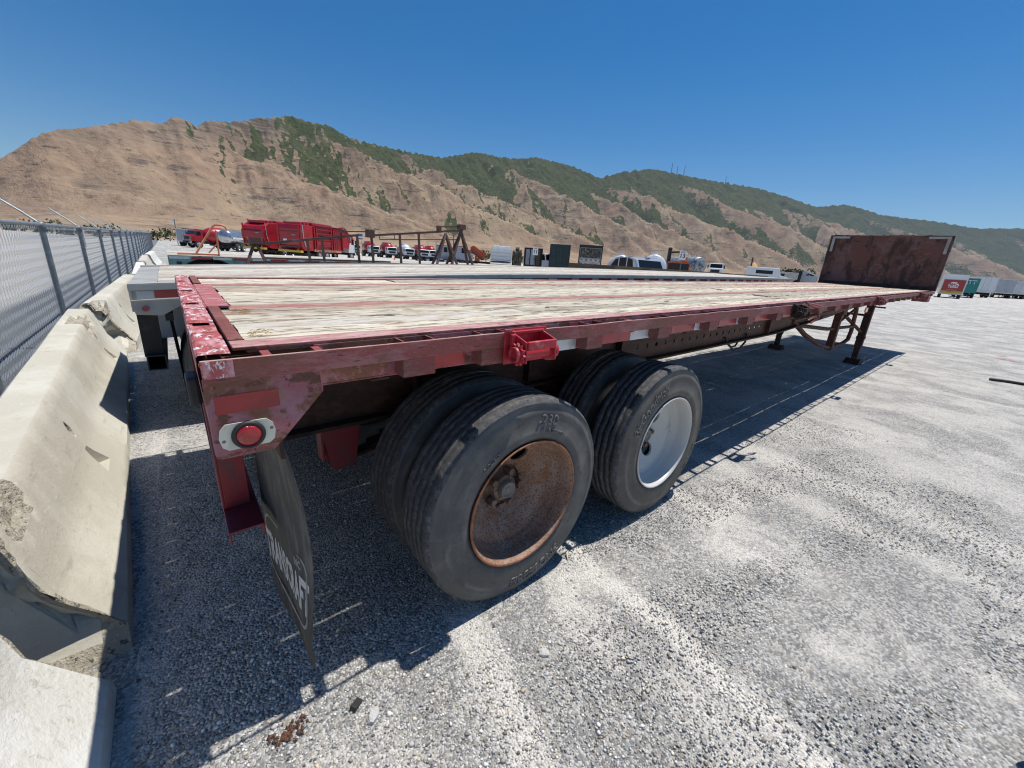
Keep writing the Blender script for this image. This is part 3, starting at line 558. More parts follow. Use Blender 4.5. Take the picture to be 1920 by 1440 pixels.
for a, b in ((.075,.147),(2.288,2.360)):   # edge channels: top flange and web
    s = -1 if a < 1 else 1; yo = .062 if s < 0 else W-.062; yi = yo-.006*s
    mb = MB(); mb.bb(.075, L, min(yo, b if s < 0 else a), max(yo, b if s < 0 else a), H-.004, H+.005)
    mb.bb(.26, L, min(yo, yi), max(yo, yi), 1.166, H-.004); mb.bb(.26, L, min(yo,yo-.05*s), max(yo,yo-.05*s), 1.160, 1.166)
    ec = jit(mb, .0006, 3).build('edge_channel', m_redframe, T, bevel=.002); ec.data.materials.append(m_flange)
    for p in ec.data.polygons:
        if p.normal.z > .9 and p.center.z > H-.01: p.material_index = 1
    yr0, yr1 = (-.012, -.002) if s < 0 else (W+.002, W+.012)
    mb = MB(); n = 90
    pts = []
    for i in range(n+1):
        x = .004+(L-.02)*i/n; dent = .010*math.exp(-((x-.09)/.05)**2) - .008*math.exp(-((x-1.35)/.10)**2)
        pts.append((x, dent, rnd.uniform(-.0015,.0015)))
    v = []; 
    for x, d, q in pts: v += [(x, yr0+d, 1.229+q), (x, yr1+d, 1.229+q), (x, yr1+d, 1.283+q), (x, yr0+d, 1.283+q)]
    f = [(i*4+k, i*4+(k+1) % 4, (i+1)*4+(k+1) % 4, (i+1)*4+k) for i in range(n) for k in range(4)]+[(0,1,2,3),(n*4+3,n*4+2,n*4+1,n*4)]
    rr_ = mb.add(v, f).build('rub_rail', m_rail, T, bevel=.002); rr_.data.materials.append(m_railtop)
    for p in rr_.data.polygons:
        if abs(p.normal.z) > .9 and p.center.z > 1.26: p.material_index = 1  # only the upward face takes the painted sunlit tone
    # stake pockets and spools between channel and rub rail
    pk = MB().bb(-.055,-.049,0,.066,-.115,0).bb(.049,.055,0,.066,-.115,0).bb(-.049,.049,0,.004,-.115,-.004)
    pme = pk.mesh('stake_pocket', m_rail); sp = MB().bb(-.010,.010,0,.066,-.06,-.004).mesh('spool', m_rail)
    cs = [.55,.845]+[1.415+.585*i for i in range(23)]
    for c in cs:
        link('stake_pocket', pme, T, loc=(c, -.002 if s < 0 else W-.064, H-.005))
        if c > 1.2: link('rail_spacer', sp, T, loc=(c+.29, -.002 if s < 0 else W-.064, H-.006))
    link('rail_spacer', sp, T, loc=(.262, -.002 if s < 0 else W-.064, H-.006)); link('rail_spacer', sp, T, loc=(.14, -.002 if s < 0 else W-.064, H-.004))
# retroreflective tape on the near web
def tape(x0, x1, z0, z1, mt, y=.0608, par=None):
    if y > .05: x0, x1, z0, z1 = [-.041+(q+.041)*1.056 for q in (x0, x1)]+[1.551-(1.551-q)*1.04 for q in (z0, z1)]
    return tape_(x0, x1, z0, z1, mt, y, par)
def tape_(x0, x1, z0, z1, mt, y, par): return MB().bb(x0, x1, y-.0012, y, z0, z1).build('reflective_tape', mt, par or T)
tape(.594,.716,1.180,1.226,m_retrored); tape(1.14,1.283,1.176,1.230,m_retrowhite); tape(1.424,1.683,1.178,1.232,m_retrored2); tape(1.684,1.850,1.176,1.231,m_retrowhite)
for i in range(1, 22):
    c = 1.415+.585*i
    if abs(c-4.34) < .1 or abs(c-7.85) < .15: continue
    if i < 5 and i > 0 and c > 1.95: tape(c+.07, c+.33, 1.182, 1.230, m_retrored2)
    if c+.33 < L-.2: tape(c+.332, c+.50, 1.180, 1.232, m_retrowhite)
# corner gusset plate, tape and side lamp
gp = MB().prism([(.002,1.236),(.002,1.038),(.012,1.030),(.128,1.028),(.150,1.050),(.258,1.166),(.258,1.236)], 1, -.004, .061)
jit(gp, .0008, 1); corner = gp.build('corner_plate', m_redframe, T, bevel=.0025)
MB().bb(.2545,.2585,-.0055,.0,1.168,1.236).build('weld_seam', m_plate, corner)
tape(.018,.152,1.147,1.193,m_retrored, -.0042, corner)
MB().bb(.004,.066,-.0140,-.0126,1.240,1.281).build('paint_patch', m_sill, corner)
lb = [(.013,1.085),(.018,1.062),(.030,1.052),(.118,1.052),(.130,1.062),(.134,1.086),(.130,1.106),(.116,1.120),(.030,1.121),(.017,1.108)]
me = xform(plate2d(lb, [circ(.0225,1.078,.0045,10), circ(.1255,1.092,.0045,10)], .004), (0,-.007,0), *PZ); lamp = mlink('lamp_bracket', me, m_whiteplastic, T)
MB().lathe([(.036,0),(.037,-.006),(.034,-.011),(.028,-.011),(.0275,-.006)], (.0745,-.009,1.0865), 1, 40).build('grommet', m_blackrub, lamp)
MB().lathe([(.0275,-.006),(.027,-.0105),(.018,-.0135),(.0005,-.0145)], (.0745,-.009,1.0865), 1, 36).build('lens', m_lens, lamp)
MB().cyl((.0225,-.0055,1.078),.006,.003,1,10).cyl((.1255,-.0055,1.092),.006,.003,1,10).build('screw_heads', m_hubcap, lamp)
# rear sill with slots, flat bars and centre plate
slots = [.42, .93, 1.42, 1.95]
sm = MB(); ed = [0.0]+[q for s_ in slots for q in (s_-.026, s_+.026)]+[W]
for k in range(0, len(ed), 2):
    y0, y1 = ed[k], ed[k+1]; nn = max(3, int((y1-y0)/.05))
    def fn(u, v_, y0=y0, y1=y1):
        y = y0+(y1-y0)*u; ang = v_
        prof = [(.066,H-.012),(.066,H+.006),(.034,H+.0065),(.005,H+.006),(.0005,H+.002),(-.002,H-.03),(-.001,H-.075),(.004,H-.10)]
        i = min(int(v_*7+1e-6), 7); x, z = prof[i]; g = random.Random(int(y*977)+i*7)
        return (x+g.uniform(-.0012,.0012), y, z+g.uniform(-.0008,.0008)-.001*math.sin(y*9))
    sm.grid(nn, 7, fn, False)
for s_ in slots: sm.bb(.054,.066,s_-.026,s_+.026,H-.05,H+.005).bb(-.002,.012,s_-.026,s_+.026,H-.075,H+.004)
sm.build('rear_sill', m_sill, T)
MB().bb(.004,.05,.0,W,1.03,1.165).bb(.0,.006,.0,W,1.165,1.20).build('rear_crossbar', m_redframe, T, bevel=.003)
for k, (a, b, x0, x1, mt) in enumerate(((.148,.83,.074,.108,m_bar),(1.83,2.38,.074,.108,m_bar))):
    MB().bb(x0, x1, a, b, H-.004, H+.009).build('flat_bar', mt, T, bevel=.002)
MB().bb(.072,.147,.845,1.79,H-.004,H+.006).bb(.0668,.075,.845,1.79,H-.004,H+.0025).build('centre_plate', m_plate, T, bevel=.002)
MB().bb(.022,.15,.0,W,H-.125,H-.110).build('sill_light_baffle', m_under, T)  # added plate, sized to stop sun leaking past the bars but not the slots
# straw caught at the plank ends
sw = MB()
for i in range(46):
    x = rnd.choice([.125,.13])+rnd.uniform(0,.05); y = rnd.choice([.2,.24,.62,.66,.7,2.24])+rnd.uniform(-.035,.035); a = rnd.uniform(-1,1); l = rnd.uniform(.012,.035)
    p = Vector((x, y, H+.004+rnd.random()*.004)); d = Vector((math.cos(a), math.sin(a), rnd.uniform(-.1,.25)))*l; sw.tube([p, p+d*.5+Vector((0,0,.003)), p+d], .0008, 4)
tag(sw.build('straw', M('dry_straw', (.42,.26,.09), [], .8), T), kind='stuff')
# main beams, crossmembers
def beam(y, side):
    hole = [circ(3.0+.152*i, .852, .021, 12) for i in range(19)]
    outer = [(.26,1.16),(.26,.735),(6.3,.745),(9.4,.885),(10.2,.94),(14.3,1.0),(14.3,1.16)]
    b = mlink('main_beam', xform(plate2d(outer, hole, .010), (0,y,0), *PZ), m_beam, T)
    fl = MB()
    bt = [(.25,.735),(6.3,.745),(9.4,.885),(10.2,.94),(14.3,1.0)]
    for (x0,z0),(x1,z1) in zip(bt, bt[1:]):
        v = [(x0,y-.065,z0),(x1,y-.065,z1),(x1,y+.065,z1),(x0,y+.065,z0)]; fl.add(v+[(p[0],p[1],p[2]-.018) for p in v], [(0,1,2,3),(7,6,5,4),(0,4,5,1),(1,5,6,2),(2,6,7,3),(3,7,4,0)])
    fl.build('flange', m_darkrust, b)
    st = MB()
    for x in (.9,1.7,2.7,5.95,8.3,9.9): st.bb(x-.006, x+.006, y-.06*1, y+.06, .76+max(0,(x-6.3))*.045, 1.15)
    st.build('stiffener', m_beam, b)
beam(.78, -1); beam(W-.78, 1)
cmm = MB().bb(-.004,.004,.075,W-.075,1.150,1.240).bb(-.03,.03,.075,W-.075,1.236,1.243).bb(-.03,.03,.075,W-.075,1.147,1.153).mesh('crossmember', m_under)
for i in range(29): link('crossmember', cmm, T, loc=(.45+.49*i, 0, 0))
# suspension hangers, springs, axles, air tank
for y in (.78, W-.78):
    for x, zz in ((.50,.50),(1.665,.46),(2.85,.5)):
        MB().prism([(x-.09,.72),(x+.09,.72),(x+.06,zz),(x-.05,zz)], 1, y-.055, y-.043).prism([(x-.09,.72),(x+.09,.72),(x+.06,zz),(x-.05,zz)], 1, y+.043, y+.055).bb(x-.09,x-.078,y-.043,y+.043,zz+.05,.72).build('spring_hanger', m_deepred, T, bevel=.003)
    for x in (1.07, 2.263):
        mb = MB()
        for k in range(5):
            hl = .50-.075*k
            mb.add([(x+hl*s_, y+q, .60-.10*s_*s_*(hl/.5)**2*.6+.02*k+dz) for s_ in (-1,-.5,0,.5,1) for q in (-.038,.038) for dz in (-.009,.009)], [f for i in range(4) for f in ((i*4,i*4+1,i*4+5,i*4+4),(i*4+2,i*4+6,i*4+7,i*4+3),(i*4+1,i*4+3,i*4+7,i*4+5),(i*4,i*4+4,i*4+6,i*4+2))])
        mb.build('leaf_spring', m_darkrust, T)
for x in (1.07, 2.263):
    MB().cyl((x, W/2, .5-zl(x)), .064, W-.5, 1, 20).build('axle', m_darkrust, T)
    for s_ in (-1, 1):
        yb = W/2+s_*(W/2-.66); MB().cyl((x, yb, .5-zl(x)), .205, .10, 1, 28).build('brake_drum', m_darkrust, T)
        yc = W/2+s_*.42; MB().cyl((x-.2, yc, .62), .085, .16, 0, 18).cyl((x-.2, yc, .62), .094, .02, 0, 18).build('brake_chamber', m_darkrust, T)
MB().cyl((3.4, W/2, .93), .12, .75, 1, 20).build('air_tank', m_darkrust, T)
# the wheels
for x, det in ((1.07,'rust'),(2.263,'white')):
    z = .5-zl(x)
    lt = [('-230', .405, R(12), .070, False, 0), ('FIRESTONE', .412, R(168), .066, True, 0), ('11R22.5  14PR', .358, R(22), .022, False, 0), ('TUBELESS', .356, R(-38), .022, False, 0)] if det == 'rust' else \
         [('BFGoodrich', .402, R(-42), .078, False, 0), ('RADIAL TUBELESS', .405, R(120), .026, True, 0)]
    wheel(T, x, .125, z, -1, det, TYRE_ME if det == 'rust' else TYRE2_ME, .3, lt)
    wheel(T, x, .465, z, -1, 'inner', TYRE_ME, 1.1)
    wheel(T, x, W-.125, z, 1, det, TYRE_ME, .8); wheel(T, x, W-.465, z, 1, 'inner', TYRE_ME, .1)
# rear underride guard
gd = MB().bb(.0,.105,.31,W-.31,.604,.611).bb(.0,.007,.31,W-.31,.565,.604).bb(.098,.105,.31,W-.31,.565,.604)
gd.build('underride_guard', m_deepred, T, bevel=.002)
for y in (.52, W-.52): MB().bb(.0,.008,y-.05,y+.05,.611,1.03).bb(.008,.085,y-.05,y-.043,.611,1.03).bb(.008,.085,y+.043,y+.05,.611,1.03).build('guard_post', m_deepred, T, bevel=.002)
MB().bb(-.03,.0,.27,.36,1.085,1.17).build('rubber_dock_bumper', m_blackrub, T, bevel=.008)
# mud flaps
def flap(mir):
    mb = MB(); nu, nv = 12, 22
    def P(u, v_, off=0.):
        y = .055+u*.47; z = 1.0-v_*.86-.05*u*(1-v_); x = .150+.028*math.sin(min(1,v_*1.15)*math.pi)*(1-u)**1.5-.032*u+.010*v_+off+.004*math.sin(u*7+v_*5)
        return (x, y if not mir else W-y, z)
    mb.grid(nu, nv, lambda u, v_: P(u, v_)); mb.grid(nu, nv, lambda u, v_: P(u, v_, .008))
    edge = [(i/nv) for i in range(nv+1)]
    for uu in (0, 1):
        v = [q for t in edge for q in (P(uu,t), P(uu,t,.008))]; mb.add(v, [(2*i,2*i+1,2*i+3,2*i+2) for i in range(nv)])
    eb = [i/nu for i in range(nu+1)]; v = [q for t in eb for q in (P(t,1), P(t,1,.008))]; mb.add(v, [(2*i,2*i+1,2*i+3,2*i+2) for i in range(nu)])
    fl = mb.build('mud_flap', m_flap, T)
    MB().bb(.145,.156,.05,.52,.965,1.03).bb(.13,.156,.44,.52,1.0,1.05).build('flap_bracket', m_darkrust, fl) if not mir else None
    if not mir:
        def onf(p):    # logo plane: p.x along the width (far -> near), p.y up
            u = .5-p.x/.47; v_ = (.43-p.y)/.86; q = P(max(0,min(1,u)), v_, -.0015); return Vector(q)
        text_on('lettering', 'TRANSCRAFT', .074, m_flaplogo, (0,0,0), (1,0,0), (0,0,1), fl, bold=.003, warp=lambda p: onf(Vector((p.x*.98, p.y*2.5-.165, 0))))
        text_on('lettering', 'INC', .03, m_flaplogo, (0,0,0), (1,0,0), (0,0,1), fl, warp=lambda p: onf(Vector((p.x+.14, p.y*1.6-.045, 0))))
        for o_, i_ in ((rrect(0,-.15,.43,.30,.06,6), rrect(0,-.15,.408,.275,.05,6)),):
            me = plate2d(o_, [i_], .0002)
            for v in me.vertices: v.co = onf(v.co)
            mlink('logo_outline', me, m_flaplogo, fl)
flap(False); flap(True)
# winches on the near rail
def winch(x, mt, big=True):
    y0 = -.013; wb = MB(); a, b = x+.02, x+.165
    wb.bb(x-.008, x+.20, y0-.006, y0, 1.165, 1.296)
    side = [(y0-.006,1.287),(y0-.092,1.262),(y0-.096,1.186),(y0-.05,1.172),(y0-.006,1.182)]
    wb.prism(side, 0, a, a+.007).prism(side, 0, b, b+.007)
    wb.bb(a, b+.007, y0-.022, y0-.006, 1.279, 1.289)
    o = wb.build('winch', mt, T, bevel=.002)
    MB().bb(a+.007, b, y0-.100, y0-.084, 1.232, 1.264).build('front_strap_bar', mt, o, bevel=.003)
    MB().cyl(((a+b)/2, y0-.060, 1.214), (.022), b-a+.05, 0, 20).build('drum', mt, o)
    teeth = [(y0-.060+(.043 if k % 2 == 0 else .033)*math.cos(2*math.pi*k/24), 1.214+(.043 if k % 2 == 0 else .033)*math.sin(2*math.pi*k/24)) for k in range(24)]
    MB().prism(teeth, 0, a-.016, a-.004).build('ratchet_gear', mt, o, bevel=.0015)
    MB().lathe([(.017,a-.004),(.027,a-.006),(.029,a-.030),(.025,a-.032),(.018,a-.030),(.018,a-.008),(.001,a-.008)], (0,y0-.060,1.214), 0, 22).build('capstan', mt, o)
    MB().lathe([(.001,b+.034),(.024,b+.034),(.029,b+.029),(.029,b+.011),(.02,b+.010)], (0,y0-.060,1.214), 0, 22).build('drum_cap', mt, o)
    MB().bb(a-.02, a-.004, y0-.04, y0-.025, 1.240, 1.282).build('pawl', mt, o, bevel=.003)
winch(.885, m_red)
for x in (3.98, 7.40, 11.72): winch(x, m_rail if x > 5 else m_darkrust)
for x in (4.05,):     # loose strap looped over the second winch
    MB().tube([(x+.02,-.10,1.292),(x+.10,-.155,1.27),(x+.17,-.16,1.19),(x+.10,-.13,1.14)], .008, 6).tube([(x+.1,-.06,1.30),(x+.26,-.12,1.28),(x+.31,-.12,1.20),(x+.2,-.08,1.15)], .008, 6).build('strap_loop', m_rail, T)
# landing gear, spare carrier, hoses, lamps
for y in (.50, W-.50):
    x = 10.62; lg = MB().bb(x-.06,x+.06,y-.06,y+.06,.35-.19,1.10).build('landing_leg', m_darkrust, T, bevel=.006)
    MB().bb(x-.047,x+.047,y-.047,y+.047,-.13,.36).build('inner_leg', m_darkrust, lg, bevel=.005)
    MB().prism([(x-.15,-.188),(x+.15,-.188),(x+.15,-.165),(x+.07,-.09),(x-.07,-.09),(x-.15,-.165)], 1, y-.13, y+.13).build('foot', m_darkrust, lg, bevel=.006)
    MB().bb(x-.068,x+.068,y-.068,y+.068,.33,.375).build('collar', m_darkrust, lg)
MB().cyl((10.62, W/2, .80), .022, W-1.0, 1, 12).cyl((10.62,.37,.98),.016,.18,1,10).build('landing_gear_crossshaft', m_darkrust, T)
for s_ in (-1,1):
    y = W/2+s_*.70; MB().tube([(10.62,y,.45),(9.4,W/2+s_*.45,.95)], .03, 8).build('landing_gear_brace', m_carrier, T)
sc_ = MB().tube([(7.0,.78,.86),(7.5,.70,.62),(8.2,.62,.40),(8.8,.60,.30),(9.7,.60,.30),(10.05,.60,.34),(10.12,.60,.50),(10.0,.60,.9),(9.95,.62,1.05)], .035, 10).tube([(7.0,.80,.80),(8.4,.62,.66),(10.05,.60,.60)], .03, 8).tube([(8.9,.60,.74),(9.95,.62,.93)], .022, 8)
cr = sc_.build('spare_wheel_carrier', m_carrier, T)
MB().bb(8.72,8.84,.55,.65,.27,.93).bb(8.66,8.90,.52,.68,.90,1.02).build('carrier_post', m_carrier, cr, bevel=.004)
for k in range(3): MB().tube([(6.4+.5*k,.60-.03*k,.92),(9.9,.40+.05*k,1.13-.03*k)], .022, 8).build('diagonal_brace', m_beam, T)
hs = MB().tube([(4.72,.76,.80),(4.76,.74,.73),(4.95,.73,.635),(5.12,.73,.63),(5.28,.74,.70),(5.32,.76,.80)], .012, 8).tube([(4.76,.79,.80),(4.82,.78,.74),(4.97,.77,.66),(5.08,.77,.66),(5.2,.78,.73),(5.22,.79,.80)], .011, 8)
hs.build('air_hose', m_blackrub, T)
MB().bb(7.05,7.17,-.004,.012,1.085,1.150).build('amber_side_lamp', m_amber, T, bevel=.006)
MB().bb(L-.09,L-.03,-.016,-.010,1.15,1.21).build('red_corner_lamp', m_lens, T, bevel=.004)
MB().bb(13.9,14.35,.02,.30,1.03,1.16).build('front_corner_plate', m_redframe, T)
# headboard
m_headb = M('stained_rusty_headboard', (.13,.05,.036), [((.17,.095,.09), (.5,1,1,2.2), .46, .62, .8), ((.045,.018,.013), (1,1.2,.7,2.6), .47, .60), ((.24,.11,.05), (.5,1,3,3.6), .60, .70, .7), ((.03,.013,.011), (.5,.7,2.5,9), .60, .68, .9)], .6, bump=(24,.5,(1,1,1),.03))
hz0, hz1 = H-.005, H+1.29
hb = MB(); nn = 24
hb.grid(nn, 12, lambda u, v_: (L+.010*math.sin(u*9+1)*math.sin(v_*6)*.9, u*W, hz0+v_*(hz1-hz0))); hb.bb(L+.012,L+.05,0,W,hz0,hz1)
head = hb.build('headboard', m_headb, T)
MB().bb(L-.012,L+.055,-.012,.0,hz0,hz1).bb(L-.012,L+.055,W,W+.012,hz0,hz1).bb(L-.012,L+.055,-.012,W+.012,hz1,hz1+.018).build('headboard_edging', M('bare_aluminium_edge', (.36,.31,.29), [(RUST,6,.5,.64)], .45, .4), head)
for k, (y0, y1, z0, z1) in enumerate(((2.0,2.385,hz1-.075,hz1-.022),(2.325,2.385,hz1-.42,hz1-.078),(.05,.44,hz1-.075,hz1-.022),(.05,.11,hz1-.42,hz1-.078))):
    MB().bb(L-.0145,L-.0115,y0,y1,z0,z1).build('reflective_tape', m_headtape, head)
MB().bb(L-.03,L-.012,.0,W,hz0+.005,hz0+.09).build('headboard_shade_strip', m_darkrust, head)  # dark strip standing in for the shadow along the headboard foot

# ------------------------------------------------------------------ concrete barriers
PROF = [(0,0),(-.004,.085),(-.02,.105),(-.125,.265),(-.150,.315),(-.170,.38),(-.245,.605),(-.262,.622)]
def boolean(o, cutters):
    for c in cutters:
        m = o.modifiers.new('c', 'BOOLEAN'); m.operation = 'DIFFERENCE'; m.object = c; m.solver = 'EXACT'
    dg = bpy.context.evaluated_depsgraph_get(); dg.update(); me = bpy.data.meshes.new_from_object(o.evaluated_get(dg)); o.modifiers.clear(); old = o.data; o.data = me; me.name = o.name
    for c in cutters: bpy.data.objects.remove(c)
    return o
def barrier(label, y0, y1, x0, x1, mat, seed, chips=(), ends=(0,0), cut=True, mound=0.):
    """toe line runs from (x0,y0) to (x1,y1); chips: (u, radius, depth) bites out of the top edge; ends: how broken each end is"""
    g = random.Random(seed); full = PROF+[(-.69-px if False else -.69-px, pz) for px, pz in PROF[::-1]]
    full = PROF + [(-.69-p[0], p[1]) for p in PROF[::-1]]
    Ln = math.hypot(y1-y0, x1-x0); n = int(Ln/.035); dx, dy = (x1-x0)/Ln, (y1-y0)/Ln
    dense = []
    for a, b in zip(full, full[1:]):
        k = max(1, int(math.hypot(a[0]-b[0], a[1]-b[1])/.05)); dense += [(a[0]+(b[0]-a[0])*i/k, a[1]+(b[1]-a[1])*i/k) for i in range(k)]
    dense.append(full[-1]); m = len(dense); V = []; br = []
    for i in range(n+1):
        s = Ln*i/n
        for j, (px, pz) in enumerate(dense):
            brk = 0; ss = s; qx, qz = px, pz
            for (u, rad, dep, hz) in chips:
                dd = math.hypot((s-u)/rad, (pz-hz)/(rad*.55)*1. if pz < hz else 0) + .3*(g.random()-.5)
                if pz > .5 and abs(s-u) < rad*(1+.25*(g.random()-.5)) and -.30 < px+.03: brk = 1; qz -= dep*(.75+.5*g.random()); qx -= .03*g.random()
            for e, t in ((0, s), (1, Ln-s)):
                if ends[e] and pz > .04:
                    lim = ends[e]*(.15+.5*abs(math.sin(pz*11+e*2+px*7))+.25*g.random())
                    if t < lim: brk = 1; ss = ss + (lim-t)*(.8 if e == 0 else -.8); qz -= .02*g.random()*(pz > .3); qx += .012*(g.random()-.5)
            w_ = .002*math.sin(s*3.1+j*.7)
            V.append(Vector((x0+dx*ss+dy*(qx+w_), y0+dy*ss-dx*(qx+w_), qz*(1+mound*s/Ln)))); br.append(brk)
    mb = MB(); F = [(i*m+j, (i+1)*m+j, (i+1)*m+j+1, i*m+j+1) for i in range(n) for j in range(m-1)]
    mb.add(V, F); mb.sm = [False]*len(F); 
    for base, sgn in ((0, 1), (n*m, -1)):
        ring = [mb.v[base+q] for q in range(m)]; cx_ = Vector(ring[0]).lerp(Vector(ring[-1]), .5)+Vector((0,0,.27)); prev = list(range(base, base+m))
        for sc_k, dep_ in ((.93,.012),(.80,.055),(.62,.075)):
            o_ = len(mb.v); mb.v += [tuple(cx_+(Vector(p_)-cx_)*(sc_k+g.uniform(-.025,.025))+Vector((dx, dy, 0))*sgn*dep_*g.uniform(.6,1.3)) for p_ in ring]; cur = list(range(o_, o_+m))
            for q in range(m): f_ = (prev[q], prev[(q+1) % m], cur[(q+1) % m], cur[q]); mb.f.append(f_ if sgn < 0 else f_[::-1]); mb.sm.append(False)
            prev = cur
        mb.f.append(tuple(prev) if sgn < 0 else tuple(prev[::-1])); mb.sm.append(False)
    me = mb.mesh('concrete_barrier', mat); me.materials.append(m_broken)
    bA = np.array(br).reshape(n+1, m); bs = bA[:-1, :-1]+bA[1:, :-1]+bA[:-1, 1:]+bA[1:, 1:]; npoly = len(me.polygons); mi = np.zeros(npoly, np.int32)
    mi[:n*(m-1)] = (bs >= 2).ravel(); me.polygons.foreach_set('material_index', mi)
    for q0 in range(2): mi[n*(m-1)+q0*(3*m+1):n*(m-1)+q0*(3*m+1)+m*2] = 1
    me.polygons.foreach_set('material_index', mi); sm_ = (mi == 0); sm_[n*(m-1):] = False; me.polygons.foreach_set('use_smooth', sm_)
    me.set_sharp_from_angle(angle=R(35)) if hasattr(me, 'set_sharp_from_angle') else None
    o = link('concrete_barrier', me, label=label, cat='barrier', group='concrete barriers along the fence')
    if cut:
        cs = []
        def at(s, px, pz): return Vector((x0+dx*s+dy*px, y0+dy*s-dx*px, pz))
        yawb = math.atan2(-dx, dy)
        for u in cut:
            c = MB().lathe([(.0001,-.25),(.030,-.25),(.030,.25),(.0001,.25)], (0,0,0), 0, 14).mesh('cutter', m_broken)
            for v in c.vertices: v.co.z *= 1.25
            oc = link('cutter', c, loc=at(u, -.17, .43), rot=(0,0,yawb)); cs.append(oc)
            k = MB().add([(.10,-.15,-.01),(.10,.15,-.01),(-.14,.0,-.03),(-.06,-.02,.12),(-.06,.05,.12)], [(0,1,2),(0,2,3),(1,4,2),(2,4,3),(0,3,4,1)]).mesh('cutter', mat)
            cs.append(link('cutter', k, loc=at(u-.02, -.085, .195), rot=(0,0,yawb)))
        boolean(o, cs)
    return o
barrier('white rough concrete barrier closest to the camera with a sloping toe', -1.9, .50, -.365, -.392, m_conc2, 1, (), (0,.05), (-.0+1.1,))
barrier('long cream concrete barrier behind the red trailer with broken top edge', .66, 5.95, -.355, -.612, m_conc, 2, ((.30,.13,.035,.62),(4.45,.30,.035,.62)), (.09,.06), (1.45,4.35))
barrier('concrete barrier with crumbled end next to the grey trailer corner', 6.15, 11.6, -.545, -.42, m_conc, 3, ((.25,.32,.10,.62),), (.42,.05), (1.35,3.9))
barrier('pale concrete barrier beside the green trailer end', 11.8, 17.2, -.30, -.42, m_conc2, 4, (), (.1,.25), None)
barrier('far concrete barrier with a dark broken end at the fence', 17.6, 23.2, -.40, -.45, m_conc, 5, ((.3,.3,.1,.62),), (.5,.3), None)
barrier('small far concrete barrier where the fence turns', 23.6, 29.0, -.40, -.3, m_conc2, 6, (), (.3,.3), None)

# ------------------------------------------------------------------ chain link fence
FX = -1.2; bay = 3.05; y_first = 6.72-2*bay; nb = 22
fence = thing('chain_link_fence', 'grey chain link fence with barbed wire arms along the yard edge', 'fence', (FX, 0, 0))
ztop = 1.565
ph = MB().cyl((0,0,.70), .029, 1.75, 2, 12).mesh('post', m_galvd); cap = MB().lathe([(.036,1.50),(.044,1.52),(.044,1.56),(.03,1.585),(.001,1.59)], (0,0,0), 2, 12).mesh('post_cap', m_galvd)
arm = MB().tube([(0,0,1.56),(-.13,.02,1.68),(-.32,.05,1.84)], [.015,.013,.010], 6).mesh('barbed_wire_arm', m_galv)
def link_mesh(y_len, z0, z1, pitch, wr):
    mb = MB(); nz = int((z1-z0)/pitch); k = int(y_len/pitch)
    V = []; F = []
    for i in range(k+1):
        for s in (1,):
            b = len(V)
            for j in range(nz+1):
                y = i*pitch+(pitch/2 if j % 2 else -pitch/2)*1.0; z = z0+j*pitch; xx = wr*(1 if (i+j) % 2 else -1)
                V += [(xx-wr*.6, y, z), (xx+wr*.6, y-wr*.7, z+wr*.3), (xx+wr*.6, y+wr*.7, z-wr*.3)]
            for j in range(nz):
                o = b+j*3; F += [(o,o+1,o+4,o+3),(o+1,o+2,o+5,o+4),(o+2,o,o+3,o+5)]
    mb.add(V, F); return mb.mesh('chain_link_mesh', m_wire)
lm1 = link_mesh(bay, -.02, 1.54, .050, .0026); lm2 = link_mesh(bay, -.02, 1.54, .1, .0042)
for i in range(nb):
    y = y_first+bay*i
    link('post', ph, fence, loc=(0, y, 0)); link('post_cap', cap, fence, loc=(0, y, 0)); link('barbed_wire_arm', arm, fence, loc=(0, y, 0))
    if i < nb-1: link('chain_link_mesh', lm1 if i < 9 else lm2, fence, loc=(-.040, y, 0))
yl = y_first+bay*(nb-1)
MB().tube([(0,y_first-3,1.555),(0,yl,1.555)], .021, 8).build('top_rail', m_galv, fence)
def barb(dx, z):
    mb = MB(); pts = []
    for i in range(nb-1):
        for t in np.linspace(0, 1, 6)[:-1]: pts.append((dx, y_first+bay*(i+t)+.1*-dx, z-.03*math.sin(t*math.pi)))
    mb.tube(pts, .0022, 3)
    for i in range(0, int(18/.13)):
        y = y_first+.13*i; mb.tube([(dx-.012,y-.012,z-.012),(dx+.012,y+.012,z+.014)], .0016, 3)
    mb.build('barbed_wire', m_galv, fence)
barb(-.09,1.645); barb(-.20,1.745); barb(-.31,1.84)
MB().bb(.03,.045,9.78,9.86,1.22,1.50).build('white_tag', M('white_sun_faded_tag',(.7,.68,.62)), fence)

# ------------------------------------------------------------------ paints for the other vehicles
m_vred = M('fleet_red_paint', (.40,.012,.022), [((.30,.01,.016), .9, .45, .6), ((.2,.05,.04), 5, .62, .74, .6)], .35, coat=.3)
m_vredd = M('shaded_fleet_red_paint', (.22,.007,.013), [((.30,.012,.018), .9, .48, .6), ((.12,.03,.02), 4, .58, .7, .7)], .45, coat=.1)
m_vwhite = M('fleet_white_paint', (.70,.71,.72), [((.55,.54,.50), 1.2, .55, .72, .6)], .35, coat=.2)
m_vgrey = M('light_grey_paint', (.40,.43,.47), [((.3,.31,.33), 1.5, .5, .7, .6)], .4)
m_glass = M('tinted_vehicle_glass', (.012,.016,.02), [], .15, spec=.25)
m_chrome = M('polished_steel', (.55,.56,.58), [((.35,.35,.36), 3, .5, .65)], .25, .8)
m_black = M('black_chassis', (.018,.018,.019), [((.05,.045,.04), 3, .52, .7)], .7)
m_vtyre = M('plain_tyre_rubber', (.025,.025,.027), [((.05,.048,.044), 5, .5, .66)], .85)
